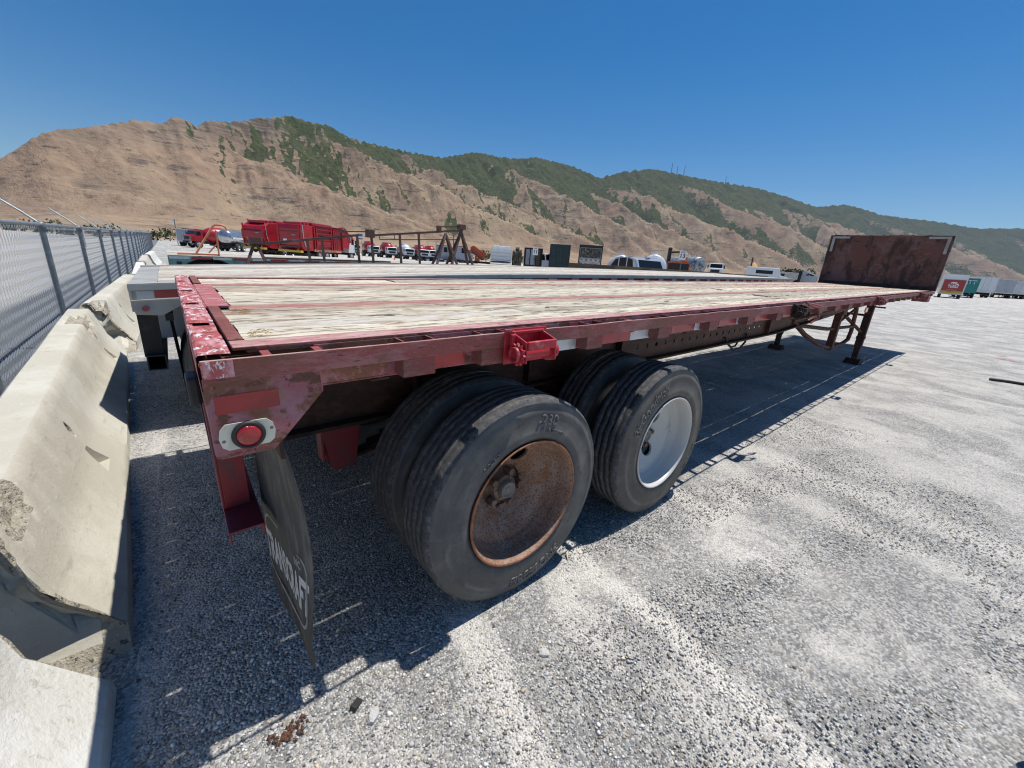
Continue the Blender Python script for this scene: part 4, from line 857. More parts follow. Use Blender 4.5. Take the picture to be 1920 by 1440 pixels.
m_dgreen = M('dark_green_box_paint', (.012,.028,.030), [((.02,.04,.045), 2, .45, .6)], .5)
m_teal = M('teal_trailer_paint', (.015,.22,.20), [((.02,.16,.15), 1, .45, .62)], .4)
m_tealold = M('worn_teal_trailer_paint', (.10,.28,.235), [((.18,.36,.31), 3, .48, .62), ((.3,.16,.1), 7, .6, .7)], .5)
m_orange = M('faded_orange_paint', (.62,.23,.12), [((.5,.16,.08), 7, .5, .62)], .5)
m_oranged = M('orange_crane_paint', (.55,.09,.03), [((.3,.05,.02), 5, .5, .66)], .45)
m_cream = M('grey_cream_aluminium', (.45,.44,.40), [((.34,.33,.30), (1,1,1,3), .46, .64, .8), ((.25,.2,.16), 14, .63, .72, .6)], .5, .15)
m_brown = M('brown_painted_steel', (.105,.075,.045), [((.16,.115,.065), (.6,1,4,2), .48, .62), ((.05,.035,.025), 9, .55, .68)], .7)
m_truss = M('brown_rusted_truss', (.15,.08,.06), [((.25,.22,.20), (1,1,1,4), .55, .66, .8), ((.15,.07,.04), 11, .5, .62)], .7, bump=(40,.3))
m_signw = M('white_sign_sheet', (.80,.80,.80), [], .4)
m_ink = M('black_sign_ink', (.01,.01,.012), [], .6)
m_yellow = M('yellow_paint', (.62,.42,.05), [], .45)
m_lime = M('lime_green_paint', (.13,.42,.03), [], .45)
m_bushl = M('olive_leaves', (.05,.07,.025), [((.085,.10,.035), 6, .45, .6), ((.03,.045,.018), 11, .52, .64)], .8, objrand=.25)
m_bark = M('grey_brown_stem', (.09,.07,.05), [], .9)
m_camo = M('mottled_machinery_paint', (.10,.09,.06), [((.02,.02,.018), 3, .48, .54), ((.28,.26,.2), 4, .56, .62)], .7)

def gpos(x, y): return (x, y, float(ground_z(np.float64(x), np.float64(y))))
_wh = {}
def far_wheel(root, x, y, r=.5, wd=.28, rim=None, hub=True):
    k = (round(r, 2), round(wd, 2))
    if k not in _wh:
        _wh[k] = (MB().lathe([(r*.58,-wd/2),(r*.9,-wd/2),(r,-wd*.38),(r,wd*.38),(r*.9,wd/2),(r*.58,wd/2)], (0,0,0), 1, 22).mesh('wheel', m_vtyre),
                  MB().lathe([(r*.58,-wd*.45),(r*.55,-wd*.3),(r*.3,-wd*.12),(.001,-wd*.25)], (0,0,0), 1, 18).lathe([(r*.58,wd*.45),(r*.55,wd*.3),(r*.3,wd*.12),(.001,wd*.25)], (0,0,0), 1, 18).mesh('rim', m_chrome))
    wo = link('wheel', _wh[k][0], root, loc=(x, y, r)); ro = link('rim', _wh[k][1], wo)
    if rim: ro.material_slots[0].link = 'OBJECT'; ro.material_slots[0].material = rim
    return wo
def cab(root, x0, ln, wd, zb, zt, mt, hood=0., glass=m_glass):
    """cab from x0 (back) forwards"""
    x1 = x0+ln; h = zt-zb; xs = x1-hood
    side = [(x0,zb),(x1,zb),(x1,zb+h*.52),(xs,zb+h*.58),(xs-.16,zt-.06),(xs-.24,zt),(x0+.05,zt),(x0,zt-.05)] if hood else [(x0,zb),(x1,zb),(x1,zb+h*.5),(x1-.14,zt-.08),(x1-.24,zt),(x0+.05,zt),(x0,zt-.06)]
    MB().prism(side, 1, -wd/2, wd/2).build('cab', mt, root, bevel=.05)
    p0, p1 = (xs-.01, zb+h*.60), (xs-.15, zt-.10)
    if not hood: p0, p1 = (x1+.003, zb+h*.54), (x1-.125, zt-.11)
    mb = MB(); yy = wd/2-.14; mb.add([(p0[0]+.012,-yy,p0[1]),(p0[0]+.012,yy,p0[1]),(p1[0]+.012,yy*.96,p1[1]),(p1[0]+.012,-yy*.96,p1[1]),(p0[0]-.03,-yy,p0[1]),(p0[0]-.03,yy,p0[1]),(p1[0]-.03,yy*.96,p1[1]),(p1[0]-.03,-yy*.96,p1[1])], [(0,1,2,3),(7,6,5,4),(0,4,5,1),(1,5,6,2),(2,6,7,3),(3,7,4,0)])
    mb.build('windshield', glass, root)
    for s in (-1, 1):
        mb = MB().prism([(xs-.75 if ln > 1.2 else x0+.2, zb+h*.55),(xs-.18,zb+h*.55),(xs-.28,zt-.14),(xs-.75 if ln > 1.2 else x0+.2, zt-.14)], 1, s*(wd/2+.004)-.006, s*(wd/2+.004)+.006); mb.build('side_window', glass, root)
        MB().bb(xs-.05,xs+.0,s*(wd/2+.18)-.09,s*(wd/2+.18)+.09,zb+h*.55,zb+h*.85).build('mirror', m_black, root)
        MB().cyl((x1+.01, s*(wd/2-.22), zb+h*.16), .10, .05, 0, 14).build('headlight', m_chrome, root)
    MB().bb(x1-.02,x1+.015,-wd*.32,wd*.32,zb+h*.14,zb+h*.42).build('grille', m_black, root)
    MB().bb(x1-.05,x1+.10,-wd/2,wd/2,zb-.28,zb+.02).build('bumper', m_black if not hood else m_chrome, root, bevel=.03)
def chassis(root, x0, x1, z=.75, wd=.8): MB().bb(x0,x1,-wd/2,-wd/2+.1,z-.14,z+.14).bb(x0,x1,wd/2-.1,wd/2,z-.14,z+.14).bb(x0,x1,-wd/2,wd/2,z-.04,z+.04).bb(x0+.5,(x0+x1)/2,-1.0,1.0,z-.35,z-.12).build('chassis', m_black, root)

# ------------------------------------------------------------------ grey trailer parked alongside
GX = [-.30,1.5,3.4,6.2,10.,14.3]; GZ = [1.176,1.285,1.374,1.446,1.524,1.598]
def gzf(x): return float(np.interp(x, np.linspace(-.3,14.3,60), np.convolve(np.pad(np.interp(np.linspace(-.3,14.3,60), GX, GZ), 5, 'reflect', reflect_type='odd'), np.ones(11)/11, 'valid')))
G = thing('flatbed_trailer', 'grey aluminium flatbed trailer with smooth pale deck boards beside the red one', 'trailer')
gy0, gy1 = 3.0, 5.46; ng = 11; bw = (gy1-gy0-.24)/ng
for k in range(ng):
    plank_mb(-.13, 14.25, gy0+.12+bw*k+.0008, gy0+.12+bw*(k+1)-.0008, 0, .035, .0008, .0006, 300+k, gzf).build('plank', m_woodgrey, G)
def along(y0, y1, dz0, dz1, x0=-.30, x1=14.3, n=40):
    mb = MB(); v = []
    for i in range(n+1):
        x = x0+(x1-x0)*i/n; z = gzf(x); v += [(x,y0,z+dz0),(x,y1,z+dz0),(x,y1,z+dz1),(x,y0,z+dz1)]
    mb.add(v, [(i*4+k, i*4+(k+1) % 4, (i+1)*4+(k+1) % 4, (i+1)*4+k) for i in range(n) for k in range(4)]+[(0,1,2,3),(n*4+3,n*4+2,n*4+1,n*4)]); return mb
for a, b, s in ((gy0,gy0+.12,-1),(gy1-.12,gy1,1)):
    along(a, b, -.03, .004).build('side_rail', m_cream, G); yo = gy0 if s < 0 else gy1
    along(yo-.012 if s < 0 else yo, yo if s < 0 else yo+.012, -.125, -.115).build('lower_lip', m_cream, G)
    along(yo+.01 if s < 0 else yo-.02, yo+.02 if s < 0 else yo-.01, -.125, -.03).build('side_channel', m_cream, G)
    along(yo-.03 if s < 0 else yo+.02, yo-.02 if s < 0 else yo+.03, -.042, .0).build('rub_rail', m_cream, G)
    for i in range(24): link('rail_spacer', MB().bb(-.05,.05,-.025,.01,-.03,.003).mesh('rail_spacer', m_cream), G, loc=(.4+.6*i, yo, gzf(.4+.6*i)-.002))
x = -.26
for i in range(62):     # tape along the near rail: silver and red by turns
    ln = .155 if i % 2 == 0 else .31
    if x+ln > 14.2: break
    if i == 0: ln = .10
    elif i == 1: ln = .42
    along(gy0+.006, gy0+.0085, -.108, -.050, x, x+ln, 3).build('reflective_tape', m_retrowhite if i % 2 == 0 else m_retrored, G); x += ln+.004
along(gy0, gy1, -.20, -.03, -.30, -.285, 2).build('rear_sill', m_cream, G)
MB().prism([(-.30,1.150),(-.135,1.164),(-.135,1.180),(-.30,1.168)], 1, gy0+.12, gy1-.12).build('rear_deck_plate', m_cream, G)
cp_ = MB().prism([(-.30,1.062),(-.285,.955),(-.13,.945),(.02,1.04),(.02,1.085),(-.15,1.075)], 1, gy0-.002, gy0+.014); cpo = cp_.build('corner_plate', m_cream, G, bevel=.003)
MB().cyl((-.225,gy0-.008,1.000), .020, .02, 1, 16).build('marker_lamp', m_lens, cpo)
MB().bb(-.302,-.295,gy0+.06,gy0+.3,.98,1.12).build('licence_holder', m_dgreen, G)
MB().bb(-.29,-.17,gy0+.12,gy0+.24,.60,1.0).build('guard_post', m_black, G)
gb = MB(); gb.bb(-.28,-.16,gy0+.05,gy1-.05,.50,.508).bb(-.28,-.16,gy0+.05,gy1-.05,.612,.62).bb(-.28,-.272,gy0+.05,gy1-.05,.508,.612).bb(-.168,-.16,gy0+.05,gy1-.05,.508,.612); gb.build('underride_guard', m_black, G)
MB().grid(3, 10, lambda u, v: (-.10+.03*v+.02*math.sin(u*3), gy0+.02+.5*u, .95-.72*v)).build('mud_flap', m_flap, G)
MB().bb(-.12,-.07,gy0+.02,gy0+.6,.90,.96).build('flap_bracket', m_black, G)
for xx in (.43, 1.70):
    for yy, sd in ((gy0+.15,-1),(gy0+.48,-1),(gy1-.15,1),(gy1-.48,1)): link('wheel', TYRE_ME, G, loc=(xx, yy, .5), rot=(0, 1.2, 0 if sd < 0 else math.pi))
    MB().cyl((xx, (gy0+gy1)/2, .5), .06, 2.2, 1, 14).build('axle', m_black, G)
text_on('lettering', '0830', .07, m_letter, (.30, gy0-.0, .83), (1,0,0), (0,0,1), G, extrude=.002)
for yy in (gy0+.75, gy1-.75): along(yy-.05, yy+.05, -.55, -.12, -.2, 14.2).build('main_beam', m_vgrey, G)
for yy in (gy0+.5, gy1-.5): MB().bb(10.9,11.02,yy-.06,yy+.06,.0,1.2).build('landing_leg', m_black, G)

# ------------------------------------------------------------------ teal flatbed trailer with rail, steel truss, brown drop trailer
Gn = thing('flatbed_trailer', 'worn teal flatbed trailer end with dark wheel arches behind the grey trailer', 'trailer')
def arch(cx, r): return [(cx+r*math.cos(a), .64+r*math.sin(a)) for a in np.linspace(math.pi, 0, 16)]
gtop = lambda x: 1.222+.0205*x-.0006*x*x
outl = [(-.04,.70)]+[(-.035,.70)]+arch(.52,.555)+[(1.14,.70),(1.30,.70)]+arch(1.86,.555)+[(2.5,.70),(3.0,.95),(12.5,1.02),(12.5,gtop(12.5)-.03),(6,gtop(6)-.03),(-.04,gtop(0)-.03)]
mlink('side_panel', xform(plate2d(outl, (), .03), (0,8.0,0), *PZ), m_tealold, Gn)
mlink('side_panel', xform(plate2d(outl, (), .03), (0,10.44,0), *PZ), m_tealold, Gn)
for k in range(10): MB().prism([(-.04,gtop(0)-.03),(6,gtop(6)-.03),(12.5,gtop(12.5)-.03),(12.5,gtop(12.5)),(6,gtop(6)),(-.04,gtop(0))], 1, 8.02+.24*k, 8.255+.24*k).build('plank', m_woodgrey, Gn)
for k in range(14): xx = -.02+.30*k; MB().prism([(xx,gtop(xx)-.06),(xx+.27,gtop(xx+.27)-.06),(xx+.27,gtop(xx+.27)-.02),(xx,gtop(xx)-.02)], 1, 7.978, 7.984).build('reflective_tape', m_retrored2 if k % 2 else m_retrowhite, Gn)
for xx in (.10, 1.19): MB().bb(xx-.035,xx+.035,7.975,7.99,.95,1.12).build('slot_plate', m_black, Gn)
for xx in (.52, 1.86):
    for yy in (8.2, 10.25): link('wheel', TYRE_ME, Gn, loc=(xx, yy, .56), rot=(0,.4,0)).scale = (1.12,1.1,1.12)
MB().bb(-.02,2.6,8.6,9.9,.7,1.15).build('main_beam', m_black, Gn)
orr = MB().tube([(.10,8.3,1.243),(.358,8.3,1.25),(.66,8.3,1.74),(.70,8.3,1.772),(.80,8.3,1.778),(.85,8.3,1.75),(.875,8.3,1.69)], .018, 8).tube([(.70,8.3,1.68),(.70,8.3,1.245)], .014, 8).tube([(.55,8.3,1.28),(.695,8.3,1.45)], .012, 8).tube([(.10,8.45,1.243),(.70,8.45,1.245),(.70,8.3,1.245)], .016, 8)
orr.build('tubular_rail', m_orange, label='orange tubular rail standing on the teal trailer deck', cat='rail')
Tr = thing('pipe_truss', 'long rusty steel truss with a frame legs standing behind the grey trailer', 'truss')
y = 6.8
def bar(p, q, r, nm, sq=True):
    p, q = Vector(p), Vector(q); (MB().tube([p, q], r, 4 if sq else 8, smooth=False)).build(nm, m_truss, Tr)
bar((1.10,y,1.50),(2.75,y,1.785),.028,'top_beam'); bar((2.95,y,1.795),(5.02,y,2.085),.028,'top_beam'); bar((2.45,y+.05,1.82),(3.02,y+.05,1.87),.014,'clamp_bar'); bar((4.42,y+.05,2.10),(5.02,y+.05,2.16),.016,'clamp_bar')
MB().bb(2.90,3.03,y-.07,y+.07,1.76,1.90).build('joint_block', m_truss, Tr); MB().bb(4.92,5.06,y-.07,y+.07,2.10,2.20).bb(4.40,4.47,y-.05,y+.05,2.0,2.12).build('joint_block', m_truss, Tr); MB().bb(1.0,1.16,y-.08,y+.08,1.50,1.60).build('joint_block', m_truss, Tr); MB().bb(2.42,2.50,y-.04,y+.08,1.80,1.85).build('joint_block', m_truss, Tr)
bar((1.15,y-.2,1.235),(5.4,y-.2,1.375),.022,'bottom_beam'); bar((1.0,y+.2,1.205),(5.5,y+.2,1.36),.025,'bottom_beam'); bar((1.2,y+.1,1.29),(3.4,y+.1,1.335),.018,'bottom_beam')
for xx, z1 in ((1.86,1.63),(2.10,1.67),(2.72,1.78),(2.99,1.79),(3.56,1.88),(3.97,1.93)): bar((xx,y,z1),(xx+.02,y-.02,1.28),.026,'strut')
bar((3.15,y,1.74),(4.9,y,1.885),.008,'tie_rod',False); bar((3.15,y,1.82),(3.15,y,1.74),.007,'tie_rod',False); bar((3.45,y,1.86),(3.45,y,1.77),.007,'tie_rod',False); bar((4.8,y,2.0),(4.8,y,1.6),.008,'tie_rod',False)
for (xa, za), sp in (((1.08,1.55),.40),((4.60,1.98),.42),((4.98,2.06),.42)):
    for sx in (-1, 1):
        for sy in (-1, 1): bar((xa,y,za),(xa+sx*sp*za/1.0*.95+.03*sy,y+sy*.35,0.0),.028,'leg')
Br = thing('drop_deck_trailer', 'low brown trailer with faded lettering along its side board', 'trailer')
bz = lambda x: 1.605+.004*(x-13)
MB().prism([(13.6,1.12),(30.,1.22),(30.,bz(30)+.05),(13.6,bz(13.6))], 1, 9.0, 9.05).build('side_board', m_brown, Br)
MB().prism([(13.6,1.12),(30.,1.22),(30.,bz(30)+.05),(13.6,bz(13.6))], 1, 11.45, 11.5).build('side_board', m_brown, Br)
MB().prism([(13.6,1.30),(30.,1.40),(30.,1.46),(13.6,1.36)], 1, 9.05, 11.45).build('deck', m_woodgrey, Br); MB().bb(13.6,13.66,9.05,11.45,1.12,1.6).build('end_board', m_brown, Br); MB().bb(29.94,30,9.05,11.45,1.22,1.62).build('end_board', m_brown, Br)
for px in (15.2, 18.6): text_on('lettering', 'PLATINUM IN', .115, m_ink, (px+.6,8.996,1.545+.004*(px-13)), (1,0,0), (0,0,1), Br, extrude=.001)
for xx in (14.6,15.9,17.2,27.5):
    for yy in (9.3,11.2): far_wheel(Br, xx, yy, .52)
MB().bb(14,29.5,9.7,9.85,.75,1.15).bb(14,29.5,10.65,10.8,.75,1.15).build('main_beam', m_black, Br)

# ------------------------------------------------------------------ vehicles across the yard
def box_trailer(name, label, x, y, yaw, ln, wd, zt, zb, mt, cat='trailer', group=None, frame=m_chrome, doors=True, wheels=True):
    """origin under the rear end, body runs forward along +x"""
    t = thing(name, label, cat, gpos(x, y), yaw, group)
    MB().bb(.04,ln,-wd/2,wd/2,zb,zt).build('body', mt, t, bevel=.03)
    fr = MB().bb(0,.06,-wd/2-.02,-wd/2+.08,zb-.1,zt+.02).bb(0,.06,wd/2-.08,wd/2+.02,zb-.1,zt+.02).bb(0,.06,-wd/2+.08,wd/2-.08,zt-.1,zt+.02).bb(0,.06,-wd/2+.08,wd/2-.08,zb-.1,zb+.05); fr.build('rear_frame', frame, t)
    if doors:
        for s in (-1, 1): d = MB().bb(.005,.045,min(s*.01,s*(wd/2-.085)),max(s*.01,s*(wd/2-.085)),zb+.06,zt-.11).build('rear_door', mt, t); MB().cyl((-.01,s*.35,(zb+zt)/2), .02, zt-zb-.2, 2, 8).build('lock_rod', frame, d)
    for s in (-1, 1): MB().bb(.1,ln,s*(wd/2)-.015,s*(wd/2)+.015,zt-.06,zt+.025).bb(.1,ln,s*(wd/2)-.015,s*(wd/2)+.015,zb-.04,zb+.10).build('side_rail', frame, t)
    if wheels:
        for xx in (1.3, 2.6):
            for yy in (-wd/2+.2, wd/2-.2): far_wheel(t, xx, yy, .5)
        MB().bb(.5,3.6,-.5,.5,.5,zb).build('bogie', m_black, t); MB().bb(.02,.12,-wd/2+.2,wd/2-.2,.5,.6).build('rear_bumper', m_black, t)
        for q in (-.74,.74): MB().bb(ln*.75,ln*.75+.12,q-.06,q+.06,.05,zb).build('landing_leg', m_black, t)
    return t
# left side, from the fence
box_trailer('box_truck_body', 'small white box trailer standing beside the lamp post near the fence', 2.3, 79.3, R(75), 5, 1.9, 2.45, .75, m_vgrey)
t = thing('lamp_post', 'thin lamp post with a white lamp beside the small white box trailer', 'lamp post', (1.6,87.1,0)); MB().cyl((0,0,2.0),.06,4.0,2,10).build('pole', m_galvd, t); MB().bb(-.1,.55,-.12,.12,3.95,4.05).build('lamp_head', m_vwhite, t); MB().bb(-.45,-.1,-.09,.09,3.6,3.8).build('lamp_head', m_vwhite, t)
t = thing('coach', 'dark coach with a yellow stripe parked far off by the white box trailer', 'bus', (6.4,103.8,0), R(-10)); MB().bb(-3.5,3.5,-1.25,1.25,.5,2.9).build('body', m_black, t, bevel=.2); MB().bb(-3.45,3.45,-1.262,-1.25,1.0,1.5).build('stripe', m_yellow, t)
for k in range(5): MB().bb(-3.1+1.25*k,-2.0+1.25*k,-1.262,-1.25,1.7,2.5).build('window', m_glass, t)
for xx in (-2.2,2.2):
    for yy in (-1.1,1.1): far_wheel(t, xx, yy, .5)
t = thing('truck', 'red mixer truck behind the orange rail with a round drum', 'truck', (5.3,73.9,0), R(200)); chassis(t,-3.5,3.5); cab(t,1.6,1.5,2.3,.9,2.35,m_vred,.5); MB().lathe([(.2,-3.2),(.7,-2.6),(1.1,-1.2),(1.0,.3),(.5,1.2),(.01,1.3)], (0,0,1.85), 0, 20).build('drum', m_vred, t); [far_wheel(t,xx,yy) for xx in (-2.4,-1.2,2.2) for yy in (-1,1)]
t = thing('tank_truck', 'silver and white tank truck with chrome wheels beside the rounded red truck', 'truck', (6.1,64.0,0), R(60)); chassis(t,-.5,6.5,.8); MB().lathe([(.01,-.6),(.7,-.5),(.85,-.3),(.85,5.0),(.01,5.1)], (0,0,1.75), 0, 24).build('tank', m_chrome, t); MB().bb(-.3,4.8,-.9,-.86,1.55,1.75).build('stripe', m_vwhite, t); cab(t,5.0,1.6,2.2,.9,2.5,m_vwhite); [far_wheel(t,xx,yy) for xx in (.6,1.9,5.8) for yy in (-.95,.95)]
def refuse_truck(label, x, y, yaw, dome=False):
    t = thing('refuse_truck', label, 'truck', gpos(x, y), yaw, 'red refuse trucks'); wd = 2.5; zb, zt = 1.15, 3.35
    chassis(t, .3, 9.6, .85)
    if dome: prof = [(.9,zb-.25),(.25,zb+.1),(-.05,1.9),(-.05,2.5),(.2,3.0),(.9,3.4),(2.0,zt+.1),(2.0,zb-.25)]
    else: prof = [(.5,zb-.2),(.1,zb+.15),(.0,1.7),(.0,2.9),(.12,zt),(1.9,zt),(1.9,zb-.2)]
    MB().prism(prof, 1, -wd/2-.03, wd/2+.03).build('tailgate', m_vred, t, bevel=.06)
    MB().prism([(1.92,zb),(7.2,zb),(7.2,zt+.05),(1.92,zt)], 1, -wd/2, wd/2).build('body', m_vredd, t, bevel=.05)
    for s in (-1, 1):
        y0 = s*wd/2; a, b = (y0-.12, y0) if s < 0 else (y0, y0+.12)
        for xx in (1.95,2.3,4.9,5.3,7.05): MB().bb(xx,xx+.14,a-.02 if s<0 else a,b if s<0 else b+.02,zb,zt-.1).build('rib', m_vred, t)
        for zz in (1.45,2.05,2.65,3.05): MB().bb(2.5,4.85,a,b,zz,zz+.10).build('rib', m_vred, t)
        MB().bb(2.55,4.8,a+.03 if s<0 else a,b if s<0 else b-.03,1.6,2.0).build('panel', m_vred, t)
        for xx in (5.55,5.95): MB().bb(xx,xx+.05,a-.06 if s<0 else b+.01,a-.01 if s<0 else b+.06,1.4,3.5).build('ladder_rail', m_vred, t)
        for k in range(7): MB().bb(5.6,5.95,a-.05 if s<0 else b+.02,a-.02 if s<0 else b+.05,1.5+.28*k,1.54+.28*k).build('ladder_rung', m_vred, t)
        MB().bb(2.0,7.0,s*1.22-.04,s*1.22+.04,zb-.25,zb-.02).build('skirt', m_orange, t)
    for k in range(3): MB().bb(.5+.55*k,.85+.55*k,-.9,.9,zt,zt+.22).build('roof_hatch', m_vred, t, bevel=.04)
    MB().bb(2.1,5.6,-1.1,1.1,zt+.02,zt+.34).build('roof_cover', m_vred, t, bevel=.1)
    arc = [(7.2+1.75*math.sin(a)*.95, 1.55+2.0*math.cos(a)) for a in np.linspace(-.35,1.35,12)]
    MB().prism([(7.2,1.4)]+arc[2:]+[(8.6,1.4)], 1, -wd/2, wd/2).build('hopper', m_vred, t, bevel=.03)
    for s in (-1,1):
        MB().tube([(p[0]+.05, s*(wd/2+.06), p[1]+.08) for p in arc], .09, 8).build('lift_arm', m_vred, t)
        MB().prism([(7.3,3.5),(9.4,2.9),(9.9,2.35),(9.75,2.3),(9.2,2.7),(7.3,3.3)], 1, s*1.2-.04, s*1.2+.04).build('side_wing', m_vred, t)
    MB().tube([(.0 if not dome else .1,-.7,2.35),(-.12,-.7,2.35),(-.12,-.35,2.35),(.0,-.35,2.35)], .03, 6).build('handle', m_galv, t)
    MB().bb(-.03,.02,.25,.62,1.75,1.95).build('notice_plate', m_signw, t)
    for yy in (-1.12,1.04): MB().bb(-.06,.06,yy,yy+.08,1.3,3.2).build('tailgate_edge', m_vred, t)
    MB().bb(-.04,.04,-1.1,1.1,2.62,2.70).build('tailgate_edge', m_vredd, t); MB().bb(-.05,.02,-1.1,1.1,1.22,1.34).build('rusty_sill', m_brown, t)
    for q in (-1,1):
        MB().tube([(.25,q*1.3,3.3),(.3,q*1.32,2.2),(.6,q*1.3,1.3)], .05, 6).build('tailgate_ram', m_chrome, t); MB().cyl((-.1,q*.95,1.05),.09,.06,0,12).build('tail_lamp', m_lens, t); MB().bb(7.15,7.3,q*1.28-.03,q*1.28+.03,1.2,3.5).build('body_post', m_black, t)
        MB().bb(2.0,7.1,q*1.27-.02,q*1.27+.02,2.42,2.47).build('seam', m_black, t); MB().tube([(2.2,q*1.3,3.45),(6.9,q*1.3,3.5)], .05, 6).build('hydraulic_pipe', m_vredd, t)
    MB().bb(-.1,.3,-1.2,1.2,.75,.95).build('rear_bumper', m_yellow, t)
    cab(t, 8.7, 1.35, 2.35, .95, 2.65, m_vwhite)
    for xx in (2.9,4.2,9.3):
        for yy in (-1.02,1.02): far_wheel(t, xx, yy, .52, .5 if xx < 5 else .3)
    return t
refuse_truck('red refuse truck with flat square tailgate behind the rusty truss', 9.3, 44.4, R(42))
refuse_truck('red refuse truck with rounded rear dome beside the flat backed one', 7.0, 49.3, R(42), True)
def hopper_truck(label, x, y, yaw, red=True):
    t = thing('hopper_truck', label, 'truck', gpos(x, y), yaw, 'row of white cab trucks facing the yard'); mt = m_vred if red else m_vwhite
    chassis(t, -4.2, 2.2, .85); cab(t, .7, 1.7, 2.2, .85, 2.3, m_vwhite, .0)
    MB().lathe([(.01,-4.1),(.8,-3.9),(1.15,-3.1),(1.15,-.6),(.8,.35),(.01,.5)], (0,0,2.05), 0, 18).build('tank_body', mt, t); MB().bb(-3.4,-.4,-.6,.6,2.95,3.25).build('top_hatch', mt, t, bevel=.08); MB().bb(-4.0,.2,-1.0,1.0,1.0,1.25).build('subframe', m_black, t)
    [far_wheel(t,xx,yy,.5,.35) for xx in (-3.3,-2.0,1.5) for yy in (-1.0,1.0)]
for k, (x, y, l, rd) in enumerate(((31.8,94.6,'white cab truck with red tank body showing behind the refuse truck cab',True),(35.6,92.1,'red tank truck with white cab, first clear of the refuse truck',True),(38.6,89.5,'red tank truck with white cab behind the orange cone',True),(41.6,87.0,'white mixer truck between the red tank trucks',False),(44.3,85.0,'red tank truck with white cab next to the white mixer',True),(46.9,85.2,'red tank truck partly hidden by the pale tractor cab',True))): hopper_truck(l, x, y, R(268-k*2), rd)
def tractor(label, x, y, yaw, mt):
    t = thing('tractor_truck', label, 'truck', gpos(x, y), yaw, 'pale tractor units in the yard'); chassis(t,-3.5,2.6,.85); cab(t,-.2,2.6,2.2,.9,2.75,mt,.95); MB().cyl((-.4,-.9,2.3),.07,2.2,2,10).build('exhaust_stack', m_chrome, t); MB().cyl((.1,-1.05,.75),.3,1.1,0,16).build('fuel_tank', m_chrome, t); [far_wheel(t,xx,yy,.5,.5 if xx<0 else .3) for xx in (-2.8,-1.6,1.8) for yy in (-.95,.95)]
tractor('pale grey tractor unit in front of the dark green box', 31.3, 54.4, R(-25), m_vgrey); tractor('pale grey tractor unit seen through the truss legs', 33.3, 52.7, R(-25), m_vgrey)
box_trailer('storage_container', 'dark green storage box behind the first pale tractor unit', 34.4, 58.2, R(60), 4, 2.4, 2.95, .2, m_dgreen, 'container', None, m_black, True, False)
box_trailer('storage_container', 'narrow dark box beside the folded orange crane', 35.4, 54.2, R(57), 4, 1.2, 2.9, .2, m_dgreen, 'container', None, m_black, True, False)
t = thing('crane_truck', 'folded orange loader crane on a truck by the white dump body', 'crane', gpos(32.8,46.3), R(-30)); MB().prism([(-1.0,2.7),(-.6,2.95),(.9,1.5),(.95,1.15),(.55,1.05),(-1.0,2.2)], 1, -.30, .0).build('boom', m_oranged, t, bevel=.04); MB().prism([(-.7,2.8),(-.4,2.9),(1.05,1.9),(.9,1.4),(-.9,1.9)], 1, .06, .35).build('jib', m_oranged, t, bevel=.04); MB().tube([(-.9,-.4,2.3),(.7,-.4,1.2)], .07, 8).build('hydraulic_ram', m_black, t); MB().bb(-.3,.3,-.4,.4,.9,1.4).build('crane_base', m_oranged, t); chassis(t,-3,3,.8); [far_wheel(t,xx,yy) for xx in (-2,-.9,2.) for yy in (-.9,.9)]
t = thing('dump_truck', 'white dump truck body with ribbed tailgate facing the camera', 'truck', gpos(30.8,38.4), R(52)); MB().prism([(0,1.2),(4.6,1.2),(4.6,2.6),(-.15,2.55)], 1, -1.25, 1.25).build('dump_body', m_vwhite, t)
for yy in (-1.2,-.42,.42,1.2): MB().bb(-.2,-.0,yy-.07,yy+.07,1.2,2.55).build('rib', m_vwhite, t)
for zz in (1.25,1.65,2.05,2.45): MB().bb(-.2,-.02,-1.2,1.2,zz-.04,zz+.04).build('rib', m_vwhite, t)
MB().bb(3.2,4.8,-1.1,1.1,2.3,3.0).build('cab_shield', m_vwhite, t, bevel=.08); MB().prism([(-.9,.85),(.3,1.15),(.3,1.05),(-.9,.7)], 1, -1.3, 1.3).build('spreader_apron', m_cream, t); chassis(t,.2,6.5,.85); cab(t,4.9,1.8,2.2,.9,2.6,m_vwhite,.6); [far_wheel(t,xx,yy,.5,.5) for xx in (1.2,2.5,6.) for yy in (-.95,.95)]
t = thing('pump_rig', 'mottled dark machinery skid between white dump body and grey lockers', 'machinery', gpos(33.6,38.8), R(50)); MB().bb(0,2,-.6,.6,.5,2.4).build('housing', m_camo, t, bevel=.1); MB().tube([(-.05,-.5,2.6),(-.05,.4,1.5),(-.05,.5,.6)], .12, 8).tube([(-.1,.5,2.5),(-.1,-.3,1.6),(-.1,-.45,.7)], .1, 8).build('hose', m_camo, t); MB().cyl((.8,0,2.65),.35,.5,1,14).build('drum', m_camo, t); MB().bb(0,2,-.65,.65,.0,.5).build('skid', m_black, t)
t = thing('equipment_locker', 'dark grey equipment box with two pale doors behind the lane 11 sign', 'container', gpos(36.5,39.0), R(48)); MB().bb(.0,3,-1.2,1.2,.3,3.0).build('body', m_black, t, bevel=.03)
for yy, mt in ((.72,m_vgrey),(.1,m_vgrey),(-.65,m_brown)): d = MB().bb(-.03,.0,yy-.24,yy+.24,.9,2.8).build('door', mt, t); MB().bb(-.05,-.03,yy-.2,yy-.14,1.5,1.7).build('handle', m_black, d)
MB().bb(.2,2.8,-1.,1.,.0,.3).build('skid', m_black, t)
